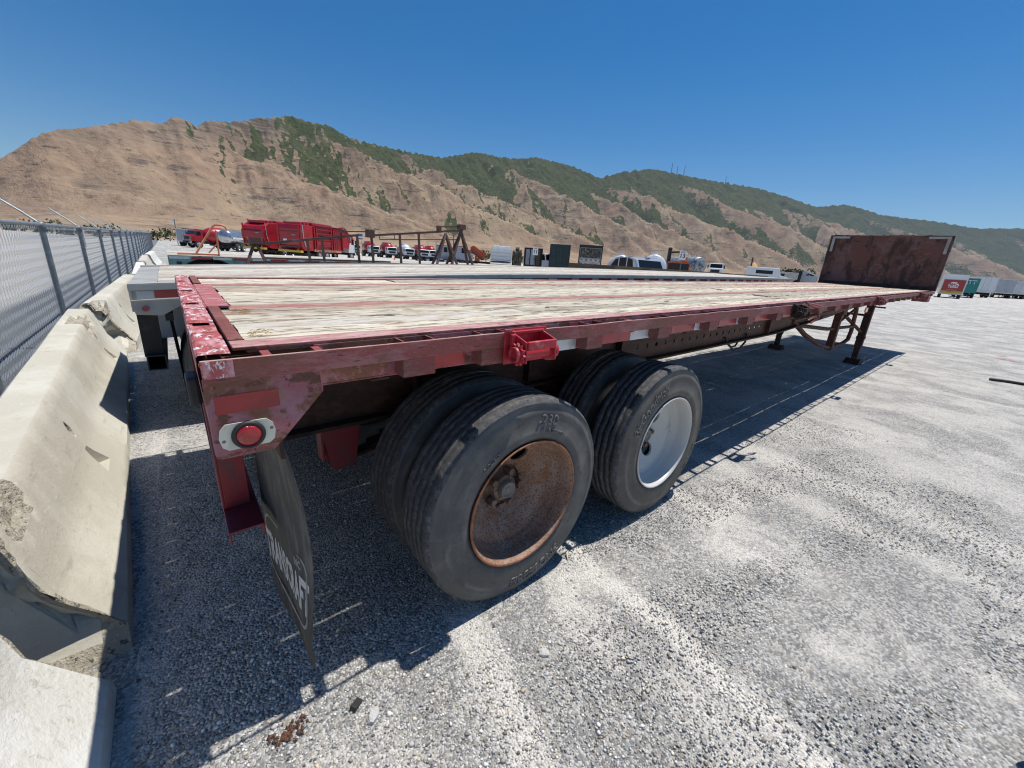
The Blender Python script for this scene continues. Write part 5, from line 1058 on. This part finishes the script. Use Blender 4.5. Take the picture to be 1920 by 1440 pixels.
t = thing('van', 'white van cab peeking out beside the tall dark container', 'van', gpos(38.2,38.4), R(-75)); cab(t,-.6,1.7,1.7,.5,2.4,m_vwhite,.6); chassis(t,-2,1,.6); [far_wheel(t,xx,yy,.4) for xx in (-1.4,.7) for yy in (-.75,.75)]
t = box_trailer('storage_container', 'tall dark blue green container with closed double doors', 36.1, 33.9, R(44), 6, 2.4, 3.45, .9, m_dgreen, 'container', None, m_dgreen, True, True)
t = thing('dump_trailer', 'grey dump trailer rear with red and white striped tape', 'trailer', gpos(37.3,30.2), R(40)); MB().bb(0,6,-1.3,1.3,1.0,3.45).build('dump_body', m_vgrey, t); MB().bb(-.03,0,-1.15,1.15,2.1,3.15).build('rear_screen', m_camo, t); MB().bb(-.10,0,-1.32,1.32,3.2,3.5).bb(-.08,0,-1.32,-1.2,1.0,3.2).bb(-.08,0,1.2,1.32,1.0,3.2).build('rear_frame', m_black, t); MB().bb(-.06,.0,-1.2,1.2,.95,2.0).build('tailgate', m_cream, t)
for i, yy in enumerate((-1.1,-.4,.4,1.1)):
    for k in range(4): MB().bb(-.07,-.06,yy-.05,yy+.05,.98+.24*k,1.2+.24*k).build('reflective_tape', m_retrored if (k+i) % 2 else m_retrowhite, t)
for zz in (1.45,1.9):
    for k in range(8): MB().bb(-.072,-.061,-1.05+.27*k,-.80+.27*k,zz-.05,zz+.05).build('reflective_tape', m_retrored if k % 2 else m_retrowhite, t)
[far_wheel(t,xx,yy,.5,.5) for xx in (1.2,2.5) for yy in (-1.0,1.0)]
def tanker(label, x, y, yaw, mt, r=1.25, zc=1.9, grp='white tank trailers'):
    t = thing('tank_trailer', label, 'trailer', gpos(x, y), yaw, grp); MB().lathe([(.01,-.25),(r*.5,-.2),(r*.85,-.05),(r,.15),(r,6),(r*.7,6.3),(.01,6.35)], (0,0,zc), 0, 32).build('tank', mt, t); MB().lathe([(r+.02,.12),(r+.02,.22)], (0,0,zc), 0, 32).build('band', mt, t)
    MB().bb(-.05,.12,-.22,.22,zc+r*.72,zc+r*.86).build('dark_vent', m_black, t); MB().cyl((1.6,0,zc+r+.06),.28,.22,2,16).build('hatch', m_vwhite, t)
    for yy in (-.5,.0,.4): MB().cyl((.6,yy,zc+r*.97+.08),.035,.34,2,8).build('vent_pipe', m_vwhite, t)
    MB().bb(.2,5,-.6,.6,.5,.95).build('chassis', m_black, t); [far_wheel(t,xx,yy,.5,.5) for xx in (.9,2.1) for yy in (-.95,.95)]; return t
tanker('white tank trailer nearer the striped dump trailer', 39.2, 27.2, R(40), m_vwhite, 1.32, 1.32); tanker('white tank trailer rising behind the pickup roof', 39.0, 23.0, R(34), m_vwhite, 1.35, 1.55)
tanker('streaky galvanised tank beyond the lane 13 sign', 51.0, 24.1, R(60), M('streaked_galvanised_tank', (.32,.34,.35), [((.12,.13,.14), (3,1,1,2), .5, .58), ((.5,.5,.5), (4,1,1,3), .58, .66)], .5, .4), 1.05, 2.1, None)
P_ = thing('pickup_truck', 'silver pickup truck with dark windows behind the brown trailer', 'pickup', (21.9,13.4,.16), R(76))
P_.scale = (1.08, 1.08, 1.06)
side = [(-2.7,.55),(-2.72,1.12),(-1.2,1.16),(-1.02,1.30),(-.72,1.82),(-.3,1.93),(.55,1.95),(.95,1.88),(1.62,1.26),(2.65,1.12),(2.78,.9),(2.75,.5)]
MB().prism(side, 1, -.98, .98).build('body', M('silver_car_paint', (.52,.55,.57), [], .25, .35, coat=.6), P_, bevel=.06)
for s in (-1,1):
    for wnd in ([(-.62,1.30),(-.50,1.78),(-.20,1.86),(-.12,1.86),(-.12,1.30)],[(-.02,1.30),(-.02,1.86),(.48,1.87),(.55,1.84),(.55,1.30)],[(.65,1.30),(.65,1.82),(.90,1.78),(1.38,1.30)]): MB().prism(wnd, 1, s*.985-.006, s*.985+.006).build('side_window', m_glass, P_)
    for xx in (-1.7,1.75): far_wheel(P_, xx, s*.85, .40, .27)
    MB().bb(-2.74,-2.70,s*.9-.07,s*.9+.07,.85,1.12).build('tail_lamp', m_lens, P_)
for yy0, yy1 in ((-.85,.85),): MB().add([(-1.01,yy0,1.33),(-1.01,yy1,1.33),(-.74,yy1*.94,1.80),(-.74,yy0*.94,1.80),(-.97,yy0,1.33),(-.97,yy1,1.33),(-.70,yy1*.94,1.80),(-.70,yy0*.94,1.80)], [(0,1,2,3),(7,6,5,4),(0,4,5,1),(1,5,6,2),(2,6,7,3),(3,7,4,0)]).build('rear_window', m_glass, P_)
MB().add([(1.60,-.85,1.30),(1.60,.85,1.30),(1.0,.80,1.86),(1.0,-.80,1.86),(1.64,-.85,1.30),(1.64,.85,1.30),(1.04,.80,1.86),(1.04,-.80,1.86)], [(3,2,1,0),(4,5,6,7),(0,1,5,4),(1,2,6,5),(2,3,7,6),(3,0,4,7)]).build('windshield', m_glass, P_)
MB().bb(-.62,-.5,-.12,.12,1.90,1.95).build('brake_lamp', m_black, P_)
t = thing('work_rig', 'dark red service rig with pipes and a frame behind the lane 13 sign', 'machinery', gpos(44.2,23.1), R(30)); MB().bb(0,4,-1.15,1.15,1.0,2.2).build('box', m_black, t); MB().bb(-.05,0,-1.2,1.2,2.15,2.3).bb(-.05,.05,-1.2,-1.1,.9,2.2).bb(-.05,.05,1.1,1.2,.9,2.2).build('rack_frame', m_oranged, t); MB().cyl((.6,1.15,2.5),.22,2.6,2,10).build('mast', m_black, t); MB().tube([(.5,1.1,3.3),(.5,.2,3.4),(.5,-.2,3.0)], .12, 8).build('hose', m_black, t); MB().bb(.2,1.2,-.9,-.3,2.3,2.9).build('motor_cover', m_orange, t, bevel=.05); MB().bb(.1,.9,.0,.6,2.3,2.75).build('motor_cover', m_cream, t, bevel=.05); [far_wheel(t,xx,yy) for xx in (.8,2.) for yy in (-.9,.9)]
def lane_sign(num, x, y, yaw, zs, label):
    t = thing('lane_sign', label, 'sign', gpos(x, y), yaw, 'lane number signs'); MB().bb(-.03,.03,-.03,.03,0,zs-.4).build('post', m_galvd, t); MB().bb(-.05,-.03,-.30,.30,zs-.82,zs).build('board', m_signw, t); MB().cyl((0,0,.06),.25,.12,2,14).build('base', m_black, t)
    text_on('lettering', num, .52, m_ink, (-.052,0,zs-.47), (0,-1,0), (0,0,1), t, bold=.012); text_on('lettering', 'LANE', .16, m_ink, (-.052,0,zs-.12), (0,-1,0), (0,0,1), t, bold=.004)
lane_sign('11', 32.5, 34.3, R(47), 2.9, 'white lane sign reading eleven in front of the dark equipment box'); lane_sign('13', 37.5, 19.2, R(28), 3.25, 'white lane sign reading thirteen in front of the dark red rig')
t = thing('info_sign', 'tall blue and white sign on two poles behind the truss', 'sign', (31.,86.,0), R(70)); MB().cyl((0,-.3,2.2),.05,4.4,2,8).build('post', m_galvd, t); MB().cyl((0,.3,2.2),.05,4.4,2,8).build('post', m_galvd, t); MB().bb(-.06,-.03,-.5,.5,3.2,4.5).build('board', m_signw, t); MB().bb(-.07,-.06,-.45,.45,3.9,4.4).build('blue_panel', M('blue_print', (.05,.16,.4)), t); MB().bb(-.07,-.06,-.45,.45,3.35,3.55).build('red_panel', m_retrored, t)
def cone(x, y, l):
    t = thing('traffic_cone', l, 'cone', gpos(x, y), 0, 'orange traffic cones'); MB().lathe([(.17,.03),(.03,.70),(.001,.70)], (0,0,0), 2, 14).bb(-.2,.2,-.2,.2,0,.03).build('cone_body', m_oranged, t); MB().lathe([(.115,.28),(.085,.42)], (0,0,0), 2, 14).build('white_band', m_signw, t)
cone(29.5,66.,'orange traffic cone in front of the white cab trucks'); cone(36.2,62.,'orange traffic cone before the white mixer truck'); cone(41.5,60.5,'orange traffic cone beside the pale tractor unit')
t = thing('truck', 'white truck cab alone beyond the galvanised tank', 'truck', gpos(73.8,32.2), R(200)); cab(t,-.5,2.2,2.2,.9,2.75,m_vwhite,.8); chassis(t,-4,1.5,.8); [far_wheel(t,xx,yy) for xx in (-3,-1.8,1.) for yy in (-.9,.9)]
t = thing('timber_pole', 'short dark timber pole beside the orange tent', 'pole', gpos(100.8,36.8)); MB().cyl((0,0,2.4),.14,4.8,2,8).build('shaft', m_darkrust, t)
t = thing('tent', 'small orange peaked tent beside the timber pole', 'tent', gpos(123.8,44.8)); MB().lathe([(1.4,1.6),(1.3,2.7),(.7,3.6),(.01,4.3)], (0,0,0), 2, 10).build('canopy', M('orange_canvas', (.75,.36,.12)), t); MB().bb(-1.3,1.3,-1.3,1.3,0,1.7).build('base', m_brown, t)
t = thing('motorhome', 'small white motorhome seen past the brown trailer end', 'vehicle', gpos(68.7,22.4), R(-60)); MB().prism([(-2.6,.6),(2.2,.6),(2.9,.9),(2.6,1.3),(1.7,1.5),(1.4,2.5),(-2.6,2.5)], 1, -1.1, 1.1).build('body', m_vwhite, t, bevel=.1); MB().bb(-1.6,.6,-1.11,-1.1,1.6,2.1).bb(-1.6,.6,1.1,1.11,1.6,2.1).build('window', m_glass, t); [far_wheel(t,xx,yy,.4) for xx in (-1.7,1.8) for yy in (-.9,.9)]
t = thing('flatbed_truck', 'grey utility trailer with long pale box beside the bushes', 'trailer', gpos(88.4,26.3), R(-72)); MB().bb(-2.4,2.4,-1,1,.9,2.1).build('body', m_cream, t, bevel=.05); MB().bb(-1.,.3,-1.02,-1.,1.3,1.8).bb(-1.,.3,1.,1.02,1.3,1.8).build('window', m_glass, t); [far_wheel(t,xx,yy,.4) for xx in (-1.2,1.2) for yy in (-.8,.8)]
box_trailer('storage_container', 'small dark box among the bushes near the white chute', 90.1, 24.9, R(16), 3, 2.2, 2.3, .3, m_black, 'container', None, m_black, True, False)
t = thing('loading_chute', 'white sloping chute on a pale blue frame near the headboard', 'chute', gpos(98.8,24.4), R(-75)); MB().prism([(-1.6,2.7),(-1.4,2.85),(2.2,1.3),(2.1,1.15)], 1, -.6, .6).build('chute_bed', m_vwhite, t); MB().tube([(-1.4,-.5,2.7),(-1.2,-.5,0)], .07, 6).tube([(-1.4,.5,2.7),(-1.2,.5,0)], .07, 6).tube([(.6,-.5,1.9),(.6,-.5,0)], .07, 6).tube([(.6,.5,1.9),(.6,.5,0)], .07, 6).bb(-1.6,-.9,-.6,.6,1.6,2.5).build('frame', m_vgrey, t)
box_trailer('storage_container', 'low grey container in front of the white chute', 94.5, 23.6, R(14), 2.5, 2.6, 1.7, .2, m_vgrey, 'container', None, m_vgrey, False, False)
# far side: tool van and the row of box trailers
V_ = box_trailer('step_van', 'white tool van whose rear shows a red and yellow tool company sign', 83.9, 3.75, R(6), 6.5, 2.35, 3.2, .62, m_vwhite, 'van', None, m_vwhite, False, True)
MB().bb(-.03,.0,-1.05,1.05,.98,2.50).build('red_panel', m_retrored, V_); MB().bb(-.03,.0,-1.05,1.05,.68,.978).build('yellow_panel', m_yellow, V_); MB().bb(.2,6.2,-1.0,1.0,3.0,3.12).build('roof_cap', m_vwhite, V_)
dm = [(.52*math.cos(a), .50*math.sin(a)) for a in np.linspace(0, math.pi, 18)]
mlink('logo_dome', xform(plate2d(dm, (), .004), (-.034,0,1.70), (0,-1,0), (0,0,1), (-1,0,0)), m_signw, V_); text_on('lettering', 'MAC', .40, m_retrored, (-.039,0,1.87), (0,-1,0), (0,0,1), V_, bold=.02); text_on('lettering', 'TOOLS', .30, m_signw, (-.036,0,1.52), (0,-1,0), (0,0,1), V_, bold=.015); text_on('lettering', 'MATCO EQUIPMENT', .10, m_signw, (-.036,0,1.12), (0,-1,0), (0,0,1), V_); text_on('lettering', 'DISTRIBUTOR', .12, m_ink, (-.036,0,.86), (0,-1,0), (0,0,1), V_)
tt = box_trailer('box_trailer', 'teal box trailer with white letters beside the tool van', 95.0, 3.0, R(4), 9, 2.45, 2.95, .85, m_teal, 'trailer', 'box trailers in a row', m_teal)
text_on('lettering', 'RATT', .75, m_signw, (-.002,.0,2.35), (0,-1,0), (0,0,1), tt, bold=.01)
for k, (x, y, yw, ln, wd, zt, l) in enumerate(((109.,1.35,24,8,2.6,3.5,'big white box trailer next to the teal one with its broad side showing'),(119.5,-.9,8,11,2.4,3.4,'white box trailer, second in the row past the teal one'),(124.,-2.5,6,11,2.4,3.2,'white box trailer, third in the row past the teal one'),(128.5,-3.9,6,11,2.4,3.0,'white box trailer, fourth in the row past the teal one'),(132.5,-5.3,6,11,2.5,2.9,'white box trailer at the row end beside the dark crates'))):
    box_trailer('box_trailer', l, x, y, R(yw), ln, wd, zt, .95, m_vwhite if k % 2 == 0 else m_vgrey, 'trailer', 'box trailers in a row', m_chrome)
for k in range(3): MB().bb(-.9,.9,-.9,.9,0,.95).bb(-.95,.95,-.95,.95,.85,.95).build('crate', m_black, loc=(130.,-7.2,gpos(130.,-7.2)[2]+.96*k), rot=(0,0,R(6)), label=['bottom','middle','top'][k]+' dark crate of the stack by the row end', cat='crate', group='stacked dark crates')
t = thing('skip_container', 'lime green open container beside the dark crates', 'container', gpos(131.5,-9.3), R(6)); MB().bb(0,.1,-1.1,1.1,.2,2.8).bb(.1,5,-1.2,-1.1,.2,2.8).bb(.1,5,1.1,1.2,.2,2.8).bb(.1,5,-1.1,1.1,.2,.3).build('walls', m_lime, t); [MB().bb(-.06,0,yy-.06,yy+.06,.2,2.8).build('rib', m_lime, t) for yy in (-1.1,-.4,.4,1.1)]
# bushes
def bush(label, x, y, r, h, group, n=520):
    t = thing('bush', label, 'bush', gpos(x, y), 0, group); mb = MB(); g = random.Random(int(x*31+y*7))
    lobes = [(g.uniform(-.55,.55)*r, g.uniform(-.55,.55)*r, g.uniform(.3,.75)*h, g.uniform(.35,.6)*r) for _ in range(7)]
    for i in range(n):
        lx, ly, lz, lr = g.choice(lobes); d = Vector((g.gauss(0,1), g.gauss(0,1), g.gauss(0,.8))).normalized()*lr*g.uniform(.55,1.08); p = Vector((lx,ly,max(.05,lz)))+d; p.z = max(.03, min(p.z, h))
        a = Vector((g.gauss(0,1),g.gauss(0,1),g.gauss(0,1))).normalized()*r*.13; b = a.cross(Vector((g.gauss(0,1),g.gauss(0,1),g.gauss(0,1)))).normalized()*r*.08
        mb.add([p-a, p+b, p+a, p-b], [(0,1,2,3)])
    mb.build('crown', m_bushl, t); st = MB()
    for k in range(5): a = 2*math.pi*k/5; st.tube([(0,0,0),(.3*r*math.cos(a),.3*r*math.sin(a),h*.35),(.5*r*math.cos(a),.5*r*math.sin(a),h*.7)], [.05,.03,.015], 5)
    st.build('stem', m_bark, t)
bush('dark green bush just above the fence top rail', -16.5, 66, 2.6, 5.6, None)
for k, (x, y, l) in enumerate(((104.,29.2,'green bush behind the grey utility trailer'),(109.4,29.1,'round green bush at the middle of the far shrubs'),(104.,26.3,'green bush between dark box and white chute'),(112.,32.8,'green bush at the far end of the shrubs'))): bush(l, x, y, 1.9, 3.2, None, 340)
hg = [(-30+3.1*i, 128+5*math.sin(i*.9)) for i in range(13)]
for i, (x, y) in enumerate(hg): bush('low olive shrub in the line along the foot of the hill', x, y, 2.2, 2.3+.6*math.sin(i*2.1), 'shrubs along the foot of the hill', 200)
for i, (x, y) in enumerate([(54.+4.2*i, 118-3.1*i) for i in range(9)]): bush('low dry shrub behind the row of white cab trucks', x, y, 2.4, 3.0+.6*math.sin(i*1.7), 'dry shrubs behind the trucks', 200)

# ------------------------------------------------------------------ small things on the ground
def rock(name, label, cat, x, y, r, h, mt, seed):
    g = random.Random(seed); bm = bmesh.new(); bmesh.ops.create_icosphere(bm, subdivisions=2, radius=1)
    for v in bm.verts: k = 1+g.uniform(-.16,.16); v.co = Vector((v.co.x*r*k, v.co.y*r*.7*k, max(-.3, v.co.z)*h*k))
    me = bpy.data.meshes.new(name); bm.to_mesh(me); bm.free(); me.materials.append(mt); link(name, me, loc=(x, y, h*.25), rot=(0,0,g.uniform(0,6)), label=label, cat=cat)
rock('rock','white marbled rock lying in front of the trailer shadow','rock',.29,-.126,.028,.020,m_rock,1); rock('rock','flat pale rock in the gravel in front of the rear tyre','rock',.939,-.309,.026,.014,m_rock,5)
MB().bb(-.020,.020,-.012,.012,-.009,.009).build('rubber_chunk', m_blackrub, loc=(.256,-.056,.010), rot=(.1,.25,.6), bevel=.002, label='small black rubber chunk beside the white rock', cat='debris')
MB().tube([(-.035,0,.004),(0,.008,.010),(.03,.0,.005)], [.003,.007,.003], 6).tube([(0,.008,.01),(.012,-.02,.006)], .003, 5).build('wood_splinter', M('bleached_wood', (.5,.46,.36)), loc=(1.45,.03,.004), rot=(0,0,.7), label='bleached wood splinter lying by the rear tyre', cat='debris')
cl = MB()
for k in range(60):
    g = rnd; x, y = g.gauss(0,.028), g.gauss(0,.016); s = g.uniform(.004,.010); cl.add([(x-s,y,.002),(x,y-s,.002+g.random()*.01),(x+s,y,.002),(x,y+s,.004),(x,y,.006+s*.9)], [(0,1,4),(1,2,4),(2,3,4),(3,0,4)])
tag(cl.build('dirt', M('reddish_dirt_clod', (.16,.075,.045), [((.08,.04,.03),60,.5,.62)], .95), loc=(.045,-.01,.004), label='clump of rusty dirt at the trailer shadow edge', cat='dirt'), kind='stuff')
def mark(pts, wd):
    mb = MB(); g = random.Random(3)
    for (a, b), (c, d) in zip(pts, pts[1:]):
        n = 16; 
        for i in range(n):
            if g.random() < .12: continue
            t0, t1 = i/n, (i+1)/n; e = Vector((c-a, d-b)).normalized(); nx, ny = -e.y*wd*(1-.5*abs(2*t0-1))*g.uniform(.6,1.1), e.x*wd*(1-.5*abs(2*t0-1))*g.uniform(.6,1.1)
            x0, y0, x1, y1 = a+(c-a)*t0, b+(d-b)*t0, a+(c-a)*t1, b+(d-b)*t1; mb.add([(x0-nx,y0-ny,.016),(x1-nx,y1-ny,.016),(x1+nx,y1+ny,.016),(x0+nx,y0+ny,.016)], [(0,1,2,3)])
    return mb
pm_ = mark([(16.25,-1.28),(15.85,-1.83)], .05); pm2 = mark([(16.82,-1.42),(17.05,-1.62)], .05); pm_.add(pm2.v, pm2.f)
tag(pm_.build('paint_mark', M('red_marking_paint', (.55,.13,.12)), label='red sprayed paint arrow on the gravel', cat='paint mark'), kind='structure')
MB().tube([(11.75,-1.38,.02),(11.85,-1.6,.025),(11.92,-2.0,.025),(11.8,-2.9,.02),(11.9,-4.5,.02)], .028, 8).build('rubber_hose', m_blackrub, label='black hose lying on the gravel at the picture edge', cat='hose')
t = thing('parked_trailer', 'dark rear wheel of a trailer cut off by the picture edge', 'trailer', (47.5,-4.9,.3), R(3)); [far_wheel(t, xx, yy, .52, .5) for xx in (0,1.3) for yy in (-2.0,.0)]; MB().bb(-1.0,8,-2.2,.2,1.15,1.4).build('deck', m_darkrust, t); MB().bb(-1,8,-1.5,-.5,.7,1.15).build('chassis', m_black, t)
MB().tube([(2.08,-1.70,.0),(2.03,-1.64,.02),(2.02,-1.62,.12)], .03, 8).build('boot_toe', m_blackrub, label='black rubber toe poking into the picture corner', cat='rubber')

for x, y, h, l in ((4230.,2590.,95,'tall thin radio mast on the green ridge top, first of three together'),(4300.,2565.,75,'shorter radio mast between two taller ones on the ridge top'),(4400.,2540.,100,'tall radio mast beside the short one on the ridge top'),(5150.,2430.,70,'lone radio mast further along the green ridge')):
    aa = math.degrees(math.atan2(y, x)); z0 = np.interp(-aa, [-p[0] for p in SKY], [p[1] for p in SKY])*math.hypot(x, y)
    MB().tube([(0,0,-60),(0,0,h)], [5,2.2], 6).build('radio_mast', m_galvd, loc=(x, y, z0), label=l, cat='mast', group='radio masts on the ridge')
